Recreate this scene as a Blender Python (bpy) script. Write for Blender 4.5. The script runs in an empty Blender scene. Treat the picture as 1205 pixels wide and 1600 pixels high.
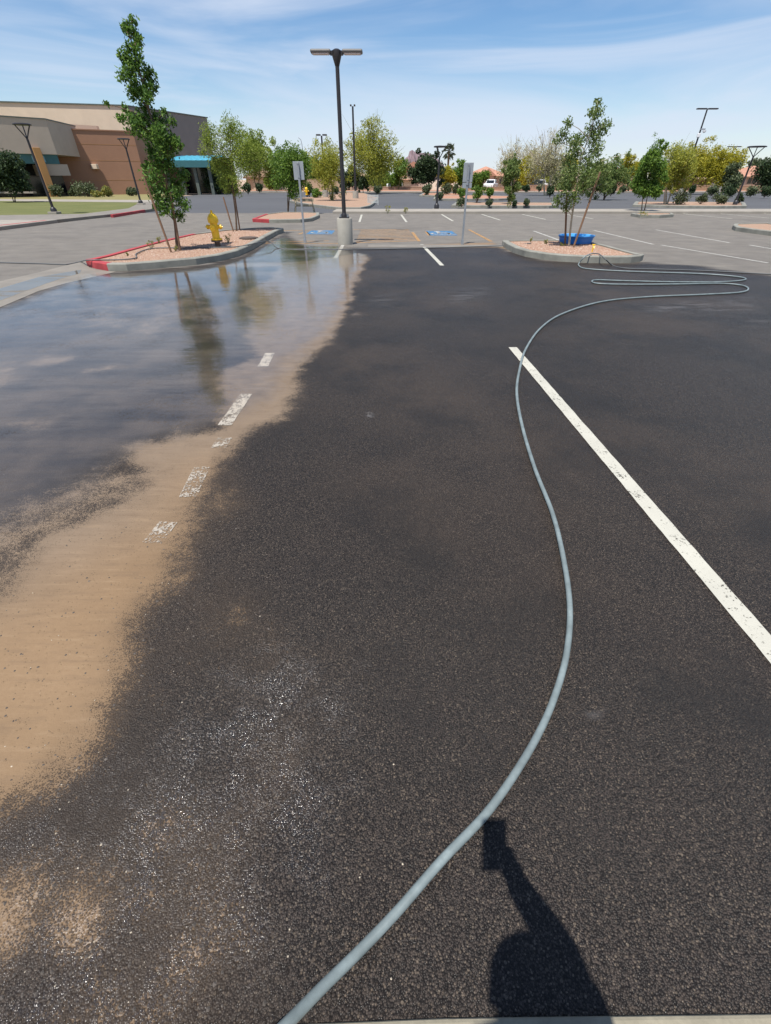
import bpy, bmesh, math, random
import numpy as np
from mathutils import Vector, Matrix
random.seed(7); RNG = np.random.default_rng(7)
S = bpy.context.scene
C = S.collection

# ------------------------------------------------------------------ camera, sky, sun, exposure
F = 695.0; PITCH = math.atan2(519, F); CAMH = 1.65        # focal length in photo pixels, tilt down, eye height (m)
cam = bpy.data.cameras.new('camera'); camo = bpy.data.objects.new('camera', cam); C.objects.link(camo)
camo.location = (0, 0, CAMH); camo.rotation_euler = (math.pi/2 - PITCH, 0, 0)
cam.sensor_fit = 'VERTICAL'; cam.sensor_height = 24; cam.lens = 24*F/1600
cam.clip_start = 0.02; cam.clip_end = 12000
S.camera = camo
SUN_EL = math.radians(69); SUN_AZ = math.radians(32)      # shadows fall forward and to the right
sdir = Vector((-math.sin(SUN_AZ)*math.cos(SUN_EL), -math.cos(SUN_AZ)*math.cos(SUN_EL), math.sin(SUN_EL)))
sl = bpy.data.lights.new('sun', 'SUN'); sl.energy = 5.0; sl.angle = math.radians(0.53); sl.color = (1, .955, .89)
so = bpy.data.objects.new('sun', sl); C.objects.link(so); so.rotation_euler = sdir.to_track_quat('Z', 'Y').to_euler()
W = bpy.data.worlds.new('World'); S.world = W; W.use_nodes = True
def world():
    nt = W.node_tree; N = nt.nodes; L = nt.links; N.clear()
    out = N.new('ShaderNodeOutputWorld'); bg = N.new('ShaderNodeBackground'); bg.inputs[1].default_value = SKY
    sky = N.new('ShaderNodeTexSky'); sky.sky_type = 'NISHITA'; sky.sun_disc = False
    sky.sun_elevation = SUN_EL; sky.sun_rotation = math.atan2(sdir.x, sdir.y); sky.altitude = 400
    sky.air_density = 1.0; sky.dust_density = 0.25; sky.ozone_density = 2.0
    hs = N.new('ShaderNodeHueSaturation'); hs.inputs['Hue'].default_value = .503; hs.inputs['Saturation'].default_value = SKYSAT
    hs.inputs['Value'].default_value = 1.0
    L.new(sky.outputs[0], hs.inputs['Color'])
    tc = N.new('ShaderNodeTexCoord')
    def cirrus(rot, sc, seed, lo, hi, dist=.8):
        mp = N.new('ShaderNodeMapping'); mp.inputs['Rotation'].default_value = (0, rot, 0)
        mp.inputs['Scale'].default_value = sc; mp.inputs['Location'].default_value = (seed, seed*.7, seed*.3)
        L.new(tc.outputs['Generated'], mp.inputs[0])
        no = N.new('ShaderNodeTexNoise'); no.inputs['Scale'].default_value = 1; no.inputs['Detail'].default_value = 7
        no.inputs['Roughness'].default_value = .52; no.inputs['Distortion'].default_value = dist
        L.new(mp.outputs[0], no.inputs['Vector'])
        mr = N.new('ShaderNodeMapRange'); mr.interpolation_type = 'SMOOTHSTEP'
        mr.inputs[1].default_value = lo; mr.inputs[2].default_value = hi; L.new(no.outputs[0], mr.inputs[0])
        return mr.outputs[0]
    a = cirrus(.22, (1.7, 1.7, 13), 3.1, .32, .72)
    b = cirrus(-.14, (1.2, 1.2, 8), 8.4, .36, .76)
    mx = N.new('ShaderNodeMath'); mx.operation = 'MAXIMUM'; L.new(a, mx.inputs[0]); L.new(b, mx.inputs[1])
    ml = N.new('ShaderNodeMath'); ml.operation = 'MULTIPLY'; ml.inputs[1].default_value = CLOUD; L.new(mx.outputs[0], ml.inputs[0])
    sp = N.new('ShaderNodeSeparateXYZ'); L.new(tc.outputs['Generated'], sp.inputs[0])
    pa = N.new('ShaderNodeMath'); pa.operation = 'DIVIDE'; pa.inputs[0].default_value = .26; L.new(sp.outputs[2], pa.inputs[1])      # path length ~ 1/sin(elevation)
    pc = N.new('ShaderNodeClamp'); pc.inputs[1].default_value = .2; pc.inputs[2].default_value = 1; L.new(pa.outputs[0], pc.inputs[0])
    pl = N.new('ShaderNodeMath'); pl.operation = 'MULTIPLY'; L.new(ml.outputs[0], pl.inputs[0]); L.new(pc.outputs[0], pl.inputs[1])
    mix = N.new('ShaderNodeMix'); mix.data_type = 'RGBA'
    L.new(pl.outputs[0], mix.inputs['Factor']); L.new(hs.outputs[0], mix.inputs['A']); mix.inputs['B'].default_value = CLOUDCOL
    L.new(mix.outputs['Result'], bg.inputs[0]); L.new(bg.outputs[0], out.inputs[0])
SKY = 0.099; SKYSAT = 1.22; CLOUD = .85; CLOUDCOL = (5.5, 6.1, 7.2, 1)
world()
S.view_settings.view_transform = 'Standard'; S.view_settings.look = 'None'
S.view_settings.exposure = 0.40; S.view_settings.gamma = 1
S.render.engine = 'CYCLES'; S.cycles.max_bounces = 6; S.cycles.transparent_max_bounces = 12

# ------------------------------------------------------------------ photo pixel -> place
def ray(x, y):
    u = (x-602.5)/F; v = (800-y)/F
    return Vector((u, math.cos(PITCH)+v*math.sin(PITCH), -math.sin(PITCH)+v*math.cos(PITCH)))
def g(x, y, z=0.0):                                   # where the sight line meets the plane at height z
    r = ray(x, y); t = (z-CAMH)/r.z; return Vector((r.x*t, r.y*t, z))
def at(x, y, d):                                      # where it reaches forward distance d
    r = ray(x, y); t = d/r.y; return Vector((r.x*t, d, CAMH+r.z*t))
def mpp(x, y, d): return d/ray(x, y).y/F              # metres per photo pixel there

# ------------------------------------------------------------------ mesh helpers
class MB:
    def __init__(s): s.v = []; s.f = []
    def add(s, vs, fs):
        o = len(s.v); s.v += [tuple(p) for p in vs]; s.f += [tuple(i+o for i in f) for f in fs]; return s
    def box(s, x0, x1, y0, y1, z0, z1, rz=0, c=None):
        vs = [Vector((x, y, z)) for z in (z0, z1) for x, y in ((x0, y0), (x1, y0), (x1, y1), (x0, y1))]
        if rz:
            c = Vector(c or ((x0+x1)/2, (y0+y1)/2, 0)); M = Matrix.Rotation(rz, 3, 'Z')
            vs = [M @ (p-c) + c for p in vs]
        return s.add(vs, [(3, 2, 1, 0), (4, 5, 6, 7), (0, 1, 5, 4), (1, 2, 6, 5), (2, 3, 7, 6), (3, 0, 4, 7)])
    def prism(s, pts, z0, z1):                          # vertical prism over a polygon (counter-clockwise)
        n = len(pts); vs = [(p[0], p[1], z0) for p in pts] + [(p[0], p[1], z1) for p in pts]
        fs = [tuple(range(n))[::-1], tuple(range(n, 2*n))] + [(i, (i+1) % n, n+(i+1) % n, n+i) for i in range(n)]
        return s.add(vs, fs)
    def tube(s, pts, rad, n=8, cap=True):
        pts = [Vector(p) for p in pts]
        if not hasattr(rad, '__len__'): rad = [rad]*len(pts)
        up = Vector((0, 0, 1)); vs = []; fs = []; prev = None
        for i, p in enumerate(pts):
            t = (pts[min(i+1, len(pts)-1)] - pts[max(i-1, 0)]).normalized()
            if prev is None:
                a = t.cross(up) if abs(t.z) < .95 else t.cross(Vector((1, 0, 0)))
            else: a = prev - t*prev.dot(t)
            a.normalize(); prev = a; b = t.cross(a)
            for k in range(n):
                q = 2*math.pi*k/n; vs.append(p + (a*math.cos(q) + b*math.sin(q))*rad[i])
        for i in range(len(pts)-1):
            for k in range(n): fs.append((i*n+k, i*n+(k+1) % n, (i+1)*n+(k+1) % n, (i+1)*n+k))
        if cap: fs += [tuple(range(n))[::-1], tuple(range((len(pts)-1)*n, len(pts)*n))]
        return s.add(vs, fs)
    def lathe(s, prof, c=(0, 0, 0), n=16, sx=1, sy=1):
        c = Vector(c); vs = []; fs = []
        for r, z in prof:
            for k in range(n):
                q = 2*math.pi*k/n; vs.append(c + Vector((r*math.cos(q)*sx, r*math.sin(q)*sy, z)))
        for i in range(len(prof)-1):
            for k in range(n): fs.append((i*n+k, i*n+(k+1) % n, (i+1)*n+(k+1) % n, (i+1)*n+k))
        fs += [tuple(range(n))[::-1], tuple(range((len(prof)-1)*n, len(prof)*n))]
        return s.add(vs, fs)
    def quad(s, a, b, c, d): return s.add([a, b, c, d], [(0, 1, 2, 3)])
    def build(s, name, m, parent=None, smooth=False, bevel=0):
        me = bpy.data.meshes.new(name); me.from_pydata(s.v, [], s.f); me.validate(); me.update()
        me.materials.append(m); o = bpy.data.objects.new(name, me); C.objects.link(o)
        if smooth:
            for p in me.polygons: p.use_smooth = True
            me.set_sharp_from_angle(angle=math.radians(40))
        if bevel:
            b = o.modifiers.new('bevel', 'BEVEL'); b.width = bevel; b.segments = 2; b.limit_method = 'ANGLE'
        if parent:
            o.parent = parent; o.matrix_parent_inverse = Matrix.Translation(-parent.location) if parent.type == 'EMPTY' else Matrix.Identity(4)
        return o
def tag(o, label, cat, group=None):
    o['label'] = label; o['category'] = cat
    if group: o['group'] = group
    return o
def struct(o, label=None):
    o['kind'] = 'structure'
    if label: o['label'] = label
    return o
def thing(name, label, cat, loc, group=None):
    o = bpy.data.objects.new(name, None); C.objects.link(o); o.location = loc; o.empty_display_size = .2
    tag(o, label, cat, group); bpy.context.view_layer.update(); return o
def cr(pts, n=10):                                      # Catmull-Rom through points
    pts = [Vector(p) for p in pts]; P = [pts[0]*2-pts[1]] + pts + [pts[-1]*2-pts[-2]]; out = []
    for i in range(1, len(P)-2):
        a, b, c, d = P[i-1:i+3]
        for k in range(n):
            t = k/n; out.append(.5*((2*b)+(c-a)*t+(2*a-5*b+4*c-d)*t*t+(3*b-a-3*c+d)*t**3))
    out.append(pts[-1]); return out
def ccw(pts):
    a = sum(pts[i][0]*pts[(i+1) % len(pts)][1]-pts[(i+1) % len(pts)][0]*pts[i][1] for i in range(len(pts)))
    return list(pts) if a > 0 else list(pts)[::-1]
def inset(pts, d):
    pts = ccw([Vector((p[0], p[1])) for p in pts]); n = len(pts); out = []
    for i in range(n):
        e1 = (pts[i]-pts[i-1]).normalized(); e2 = (pts[(i+1) % n]-pts[i]).normalized()
        n1 = Vector((-e1.y, e1.x)); n2 = Vector((-e2.y, e2.x)); m = (n1+n2)
        if m.length < .2: m = n1
        m.normalize(); out.append(pts[i] + m*(d/max(.45, m.dot(n1))))
    return out

# ------------------------------------------------------------------ materials
class NT:
    def __init__(s, name):
        s.m = bpy.data.materials.new(name); s.m.use_nodes = True; s.t = s.m.node_tree; s.N = s.t.nodes; s.N.clear()
        s.out = s.N.new('ShaderNodeOutputMaterial'); s.geo = s.N.new('ShaderNodeNewGeometry'); s.pos = s.geo.outputs['Position']
    def put(s, sock, v):
        if v is None: return
        if hasattr(v, 'is_output'): s.t.links.new(v, sock)
        else: sock.default_value = v if not (isinstance(v, tuple) and len(v) == 3 and len(sock.default_value) == 4) else v+(1,)
    def math(s, op, a, b=0.0, clamp=False):
        n = s.N.new('ShaderNodeMath'); n.operation = op; n.use_clamp = clamp; s.put(n.inputs[0], a); s.put(n.inputs[1], b); return n.outputs[0]
    def noise(s, scale, detail=3, rough=.55, vec=None, dist=0):
        n = s.N.new('ShaderNodeTexNoise'); n.inputs['Scale'].default_value = scale; n.inputs['Detail'].default_value = detail
        n.inputs['Roughness'].default_value = rough; n.inputs['Distortion'].default_value = dist; s.put(n.inputs['Vector'], vec or s.pos); return n.outputs[0]
    def vor(s, scale, vec=None, feature='F1'):
        n = s.N.new('ShaderNodeTexVoronoi'); n.feature = feature; n.inputs['Scale'].default_value = scale; s.put(n.inputs['Vector'], vec or s.pos); return n.outputs
    def mapping(s, scale=(1, 1, 1), rot=(0, 0, 0)):
        n = s.N.new('ShaderNodeMapping'); n.inputs['Scale'].default_value = scale; n.inputs['Rotation'].default_value = rot
        s.put(n.inputs[0], s.pos); return n.outputs[0]
    def ss(s, v, lo, hi, a=0.0, b=1.0):
        n = s.N.new('ShaderNodeMapRange'); n.interpolation_type = 'SMOOTHSTEP'; s.put(n.inputs[0], v)
        for i, q in enumerate((lo, hi, a, b)): s.put(n.inputs[i+1], q)
        return n.outputs[0]
    def lin(s, v, lo, hi, a=0.0, b=1.0):
        n = s.N.new('ShaderNodeMapRange'); s.put(n.inputs[0], v)
        for i, q in enumerate((lo, hi, a, b)): s.put(n.inputs[i+1], q)
        return n.outputs[0]
    def mix(s, f, a, b, blend='MIX'):
        n = s.N.new('ShaderNodeMix'); n.data_type = 'RGBA'; n.blend_type = blend; s.put(n.inputs['Factor'], f); s.put(n.inputs['A'], a); s.put(n.inputs['B'], b); return n.outputs['Result']
    def attr(s, name):
        n = s.N.new('ShaderNodeAttribute'); n.attribute_name = name; return n.outputs['Fac']
    def bump(s, h, strength=.3, dist=.01, normal=None):
        n = s.N.new('ShaderNodeBump'); n.inputs['Strength'].default_value = strength; n.inputs['Distance'].default_value = dist
        s.put(n.inputs['Height'], h); s.put(n.inputs['Normal'], normal); return n.outputs[0]
    def pbr(s, col, rough=.7, normal=None, metal=0, spec=.5, **k):
        n = s.N.new('ShaderNodeBsdfPrincipled'); s.put(n.inputs['Base Color'], col); s.put(n.inputs['Roughness'], rough)
        s.put(n.inputs['Normal'], normal); s.put(n.inputs['Metallic'], metal); s.put(n.inputs['Specular IOR Level'], spec)
        for a, v in k.items(): s.put(n.inputs[a.replace('_', ' ')], v)
        return n.outputs[0]
    def fin(s, sh): s.t.links.new(sh, s.out.inputs[0]); return s.m
def pm(name, col, rough=.75, var=.18, scale=3.0, fine=60, bump=.15, bd=.004, metal=0, spec=.4):
    t = NT(name); a = t.noise(scale, 5, .6); b = t.noise(fine, 3)
    c0 = tuple(c*(1-var) for c in col); c1 = tuple(min(1, c*(1+var)) for c in col)
    c = t.mix(t.lin(a, .3, .7), c0, c1); c = t.mix(t.lin(b, .3, .7, 0, .35), c, tuple(x*(1-1.2*var) for x in col))
    return t.fin(t.pbr(c, rough, t.bump(b, bump, bd), metal, spec))
def leafm(name, c0, c1, c2, trans=.35):
    t = NT(name); r = t.geo.outputs['Random Per Island']
    c = t.mix(t.lin(r, 0, .6), c0, c1); c = t.mix(t.ss(r, .6, 1), c, c2)
    d = t.pbr(c, .55, spec=.35); tr = t.N.new('ShaderNodeBsdfTranslucent'); t.put(tr.inputs[0], c)
    m = t.N.new('ShaderNodeMixShader'); m.inputs[0].default_value = trans; t.t.links.new(d, m.inputs[1]); t.t.links.new(tr.outputs[0], m.inputs[2])
    return t.fin(m.outputs[0])

def asphalt_near():
    t = NT('asphalt_with_silt'); dark, mud, wet = t.attr('sealed'), t.attr('silt'), t.attr('film')
    n0 = t.noise(.35, 4); n1 = t.noise(1.6, 5, .6); n2 = t.noise(6, 5, .62); n3 = t.noise(45, 4, .65)
    v = t.vor(200); v2 = t.vor(520); v3 = t.vor(95); stone = t.math('SUBTRACT', 1.0, t.math('MULTIPLY', v['Distance'], 1.25))
    cell = t.N.new('ShaderNodeSeparateColor'); t.put(cell.inputs[0], v['Color']); rnd, rnd2 = cell.outputs[0], cell.outputs[1]
    cell2 = t.N.new('ShaderNodeSeparateColor'); t.put(cell2.inputs[0], v2['Color'])
    streak = t.noise(1.0, 5, .6, t.mapping((.45, 2.6, 1), (0, 0, .12)))
    # dry old asphalt
    dry = t.mix(t.lin(n1, .25, .75), (.145, .133, .117), (.225, .205, .178)); dry = t.mix(t.ss(streak, .5, .75, 0, .6), dry, (.265, .232, .19))
    dry = t.mix(t.ss(n0, .52, .7, 0, .5), dry, (.125, .115, .104))
    dry = t.mix(t.lin(n3, .35, .7, 0, .5), dry, (.085, .078, .07))
    # dark sealed asphalt, stones of slightly different greys
    sc = t.mix(t.ss(rnd, .25, 1), (.0145, .0120, .0104), (.066, .052, .043)); sc = t.mix(t.ss(rnd2, .86, .98, 0, .7), sc, (.16, .125, .092))
    sc = t.mix(t.ss(v['Distance'], .42, .75, 0, .85), sc, (.007, .0058, .005))
    cell3 = t.N.new('ShaderNodeSeparateColor'); t.put(cell3.inputs[0], v3['Color'])
    big = t.math('MULTIPLY', t.ss(cell3.outputs[0], .86, .93), t.ss(v3['Distance'], .30, .48, 1.0, 0.0))
    sc = t.mix(t.math('MULTIPLY', big, .8), sc, t.mix(cell3.outputs[1], (.055, .043, .034), (.17, .135, .10)))
    sc = t.mix(t.lin(cell2.outputs[0], 0, 1, 0, .35), sc, (.021, .0165, .0138))
    brown = t.mix(t.ss(n0, .42, .66, 0, .55), sc, (.056, .041, .030)); brown = t.mix(t.ss(n2, .62, .80, 0, .3), brown, (.075, .056, .041))
    brown = t.mix(t.ss(t.noise(.8, 6, .68), .44, .66, 0, .72), brown, (.0155, .0136, .0125))
    dk = t.math('ADD', dark, t.math('MULTIPLY', t.math('SUBTRACT', streak, .5), 1.1)); dkm = t.ss(dk, -.22, .25)
    col = t.mix(dkm, dry, brown)
    # pale dried residue patches
    pale = t.math('MULTIPLY', t.ss(t.attr('residue'), -.25, .55), t.ss(t.math('ADD', t.noise(3.2, 6, .68, t.mapping((.6, 1.6, 1))), t.ss(t.math('ADD', t.attr('residue'), t.math('MULTIPLY', n3, .5)), .75, .95, 0, .3)), .44, .68))
    col = t.mix(t.math('MULTIPLY', pale, .6), col, (.135, .128, .125))
    # wet asphalt under the film is darker and browner
    wm = t.ss(t.math('ADD', wet, t.math('MULTIPLY', t.math('SUBTRACT', n1, .5), .7)), -.12, .3)
    silt_thin = t.mix(t.ss(t.math('ADD', t.math('MULTIPLY', n1, .6), t.math('MULTIPLY', streak, .4)), .36, .66), (.038, .033, .029), (.115, .093, .073))
    col = t.mix(t.math('MULTIPLY', wm, .92), col, silt_thin)
    # silt: fills hollows first, stones stand proud at the rim
    e = t.math('ADD', t.math('MINIMUM', mud, .125), t.math('MULTIPLY', t.math('SUBTRACT', n2, .5), .30)); e = t.math('ADD', e, t.math('MULTIPLY', t.math('SUBTRACT', n1, .5), .35))
    e = t.math('ADD', e, t.math('MULTIPLY', t.math('SUBTRACT', t.math('MULTIPLY', n3, 1.0), .5), .22))
    e = t.math('SUBTRACT', e, t.math('MULTIPLY', t.math('SUBTRACT', stone, .5), .16))
    mm = t.math('ADD', t.math('MULTIPLY', t.ss(e, -.045, .065), t.math('ADD', .62, t.math('MULTIPLY', t.ss(wet, -.6, .0), .33))), t.math('MULTIPLY', t.ss(t.math('ADD', mud, t.math('MULTIPLY', t.math('SUBTRACT', n1, .5), .5)), -.22, .24), t.math('SUBTRACT', .38, t.math('MULTIPLY', t.ss(wet, -.6, .0), .33))))
    mc = t.mix(t.lin(n1, .3, .7), (.190, .124, .068), (.238, .158, .090)); mc = t.mix(t.lin(n3, .35, .75, 0, .45), mc, (.18, .115, .063))
    mc = t.mix(t.ss(t.noise(160, 2), .66, .74, 0, .55), mc, (.06, .045, .035))
    mc = t.mix(t.ss(wet, -.95, -.05, 0, .8), mc, t.mix(t.lin(n1, .3, .7), (.160, .120, .085), (.205, .158, .115))); mc = t.mix(wm, mc, t.mix(t.lin(n2, .3, .7), (.120, .095, .073), (.175, .138, .104)))  # silt near the film greyed: sky sheen put into its colour
    flow = t.noise(1.0, 5, .65, t.mapping((3.5, 26, 1), (0, 0, .25)))
    mc = t.mix(t.ss(flow, .50, .70, 0, .38), mc, (.135, .092, .058)); mc = t.mix(t.ss(flow, .46, .30, 0, .3), mc, (.29, .205, .125))
    col = t.mix(mm, col, mc)
    damp = t.math('MULTIPLY', t.math('MULTIPLY', t.ss(t.math('ADD', t.attr('damp'), t.math('MULTIPLY', t.math('SUBTRACT', n2, .5), .8)), -.2, .3), t.ss(n2, .40, .60, .25, 1.0)), t.ss(rnd2, .45, .62))
    rough = t.mix(mm, t.mix(dkm, (.85,)*3, t.mix(damp, t.mix(rnd, (.30,)*3, (.65,)*3), (.075,)*3)), t.mix(wm, (.62,)*3, (.45,)*3))
    hh = t.math('MULTIPLY', t.math('ADD', stone, t.math('MULTIPLY', rnd2, .8)), t.math('SUBTRACT', 1.0, t.math('MULTIPLY', mm, .93)))
    hh = t.math('ADD', hh, t.math('MULTIPLY', n3, .35))
    hh = t.math('ADD', hh, t.math('MULTIPLY', big, .8)); nm = t.bump(hh, .8, .0030); nm = t.bump(n2, .25, .01, nm)
    return t.fin(t.pbr(col, rough, nm, 0, t.math('ADD', .2, t.math('MULTIPLY', damp, .8))))
def water_mat():
    t = NT('water_film'); wet = t.attr('film'); n1 = t.noise(1.6, 5, .6); n2 = t.noise(7, 4)
    st = t.noise(1.0, 5, .6, t.mapping((.5, 1.5, 1), (0, 0, .1)))
    w = t.math('ADD', wet, t.math('MULTIPLY', t.math('SUBTRACT', n1, .5), .5)); w = t.math('ADD', w, t.math('MULTIPLY', t.math('SUBTRACT', n2, .5), .18))
    m = t.ss(w, -.10, .38)
    dry = t.ss(t.noise(38, 3, .7), .50, .64)                 # coarse grain standing out of the film
    area = t.ss(t.noise(.9, 3), .48, .62)
    m = t.math('MULTIPLY', m, t.math('SUBTRACT', 1.0, t.math('MULTIPLY', t.math('MULTIPLY', dry, area), .7)))
    rip = t.noise(1.0, 3, .5, t.mapping((2.2, 9, 1)))
    nm = t.bump(rip, .10, .02); nm = t.bump(t.noise(60, 2), .07, .003, nm)
    gl = t.N.new('ShaderNodeBsdfGlossy'); t.put(gl.inputs['Roughness'], t.lin(st, .3, .7, .045, .12)); t.put(gl.inputs['Normal'], nm)
    t.put(gl.inputs['Color'], (1, 1, 1))
    fr = t.N.new('ShaderNodeFresnel'); fr.inputs['IOR'].default_value = 1.45; t.put(fr.inputs['Normal'], nm)
    tr = t.N.new('ShaderNodeBsdfTransparent'); t.put(tr.inputs[0], (1, 1, 1))
    mx = t.N.new('ShaderNodeMixShader'); t.put(mx.inputs[0], t.math('MULTIPLY', fr.outputs[0], m))
    t.t.links.new(tr.outputs[0], mx.inputs[1]); t.t.links.new(gl.outputs[0], mx.inputs[2]); return t.fin(mx.outputs[0])
def paint_mat(name, col, wear=.35, silt=False):
    t = NT(name); n = t.noise(9, 5, .7); f = t.noise(70, 4, .7); v = t.vor(150)
    c = t.mix(t.lin(t.noise(3, 4), .3, .7), tuple(x*.86 for x in col), col); c = t.mix(t.ss(f, .55, .75, 0, .4), c, tuple(x*.6 for x in col))
    d = t.pbr(c, .7, t.bump(v['Distance'], .5, .002)); tr = t.N.new('ShaderNodeBsdfTransparent')
    k = t.math('ADD', t.math('MULTIPLY', f, .6), t.math('MULTIPLY', n, .5))
    if silt:                                                # partly buried in silt: only lengths of it show
        k = t.math('ADD', k, t.math('MULTIPLY', t.math('SUBTRACT', t.noise(1.0, 2, .5, t.mapping((2.6, 1.9, 1))), .47), 1.7)); k = t.math('ADD', k, t.math('MULTIPLY', t.math('SUBTRACT', t.noise(28, 4, .7), .5), .5))
        a = t.ss(k, .60, .72)
    else: a = t.ss(k, .30+wear*.45, .37+wear*.45)
    a = t.math('SUBTRACT', 1.0, a)
    m = t.N.new('ShaderNodeMixShader'); t.put(m.inputs[0], t.math('SUBTRACT', 1.0, a)); t.t.links.new(tr.outputs[0], m.inputs[1]); t.t.links.new(d, m.inputs[2])
    return t.fin(m.outputs[0])
def gravel_mat(name, c0, c1, c2):
    t = NT(name); v = t.vor(55); s = t.N.new('ShaderNodeSeparateColor'); t.put(s.inputs[0], v['Color'])
    c = t.mix(s.outputs[0], c0, c1); c = t.mix(t.ss(s.outputs[1], .75, .95, 0, .8), c, c2); c = t.mix(t.lin(t.noise(1.2, 4), .3, .7, 0, .45), c, c0)
    return t.fin(t.pbr(c, .9, t.bump(v['Distance'], -.8, .012), 0, .2))
def grass_mat(name, c0, c1, c2):
    t = NT(name); c = t.mix(t.lin(t.noise(.5, 5), .3, .7), c0, c1); c = t.mix(t.ss(t.noise(30, 4), .45, .7, 0, .6), c, c2)
    return t.fin(t.pbr(c, .95, t.bump(t.noise(60, 3), .8, .03), 0, .1))
def stucco(name, col): return pm(name, col, .9, .07, .6, 90, .35, .006, 0, .2)
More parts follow.
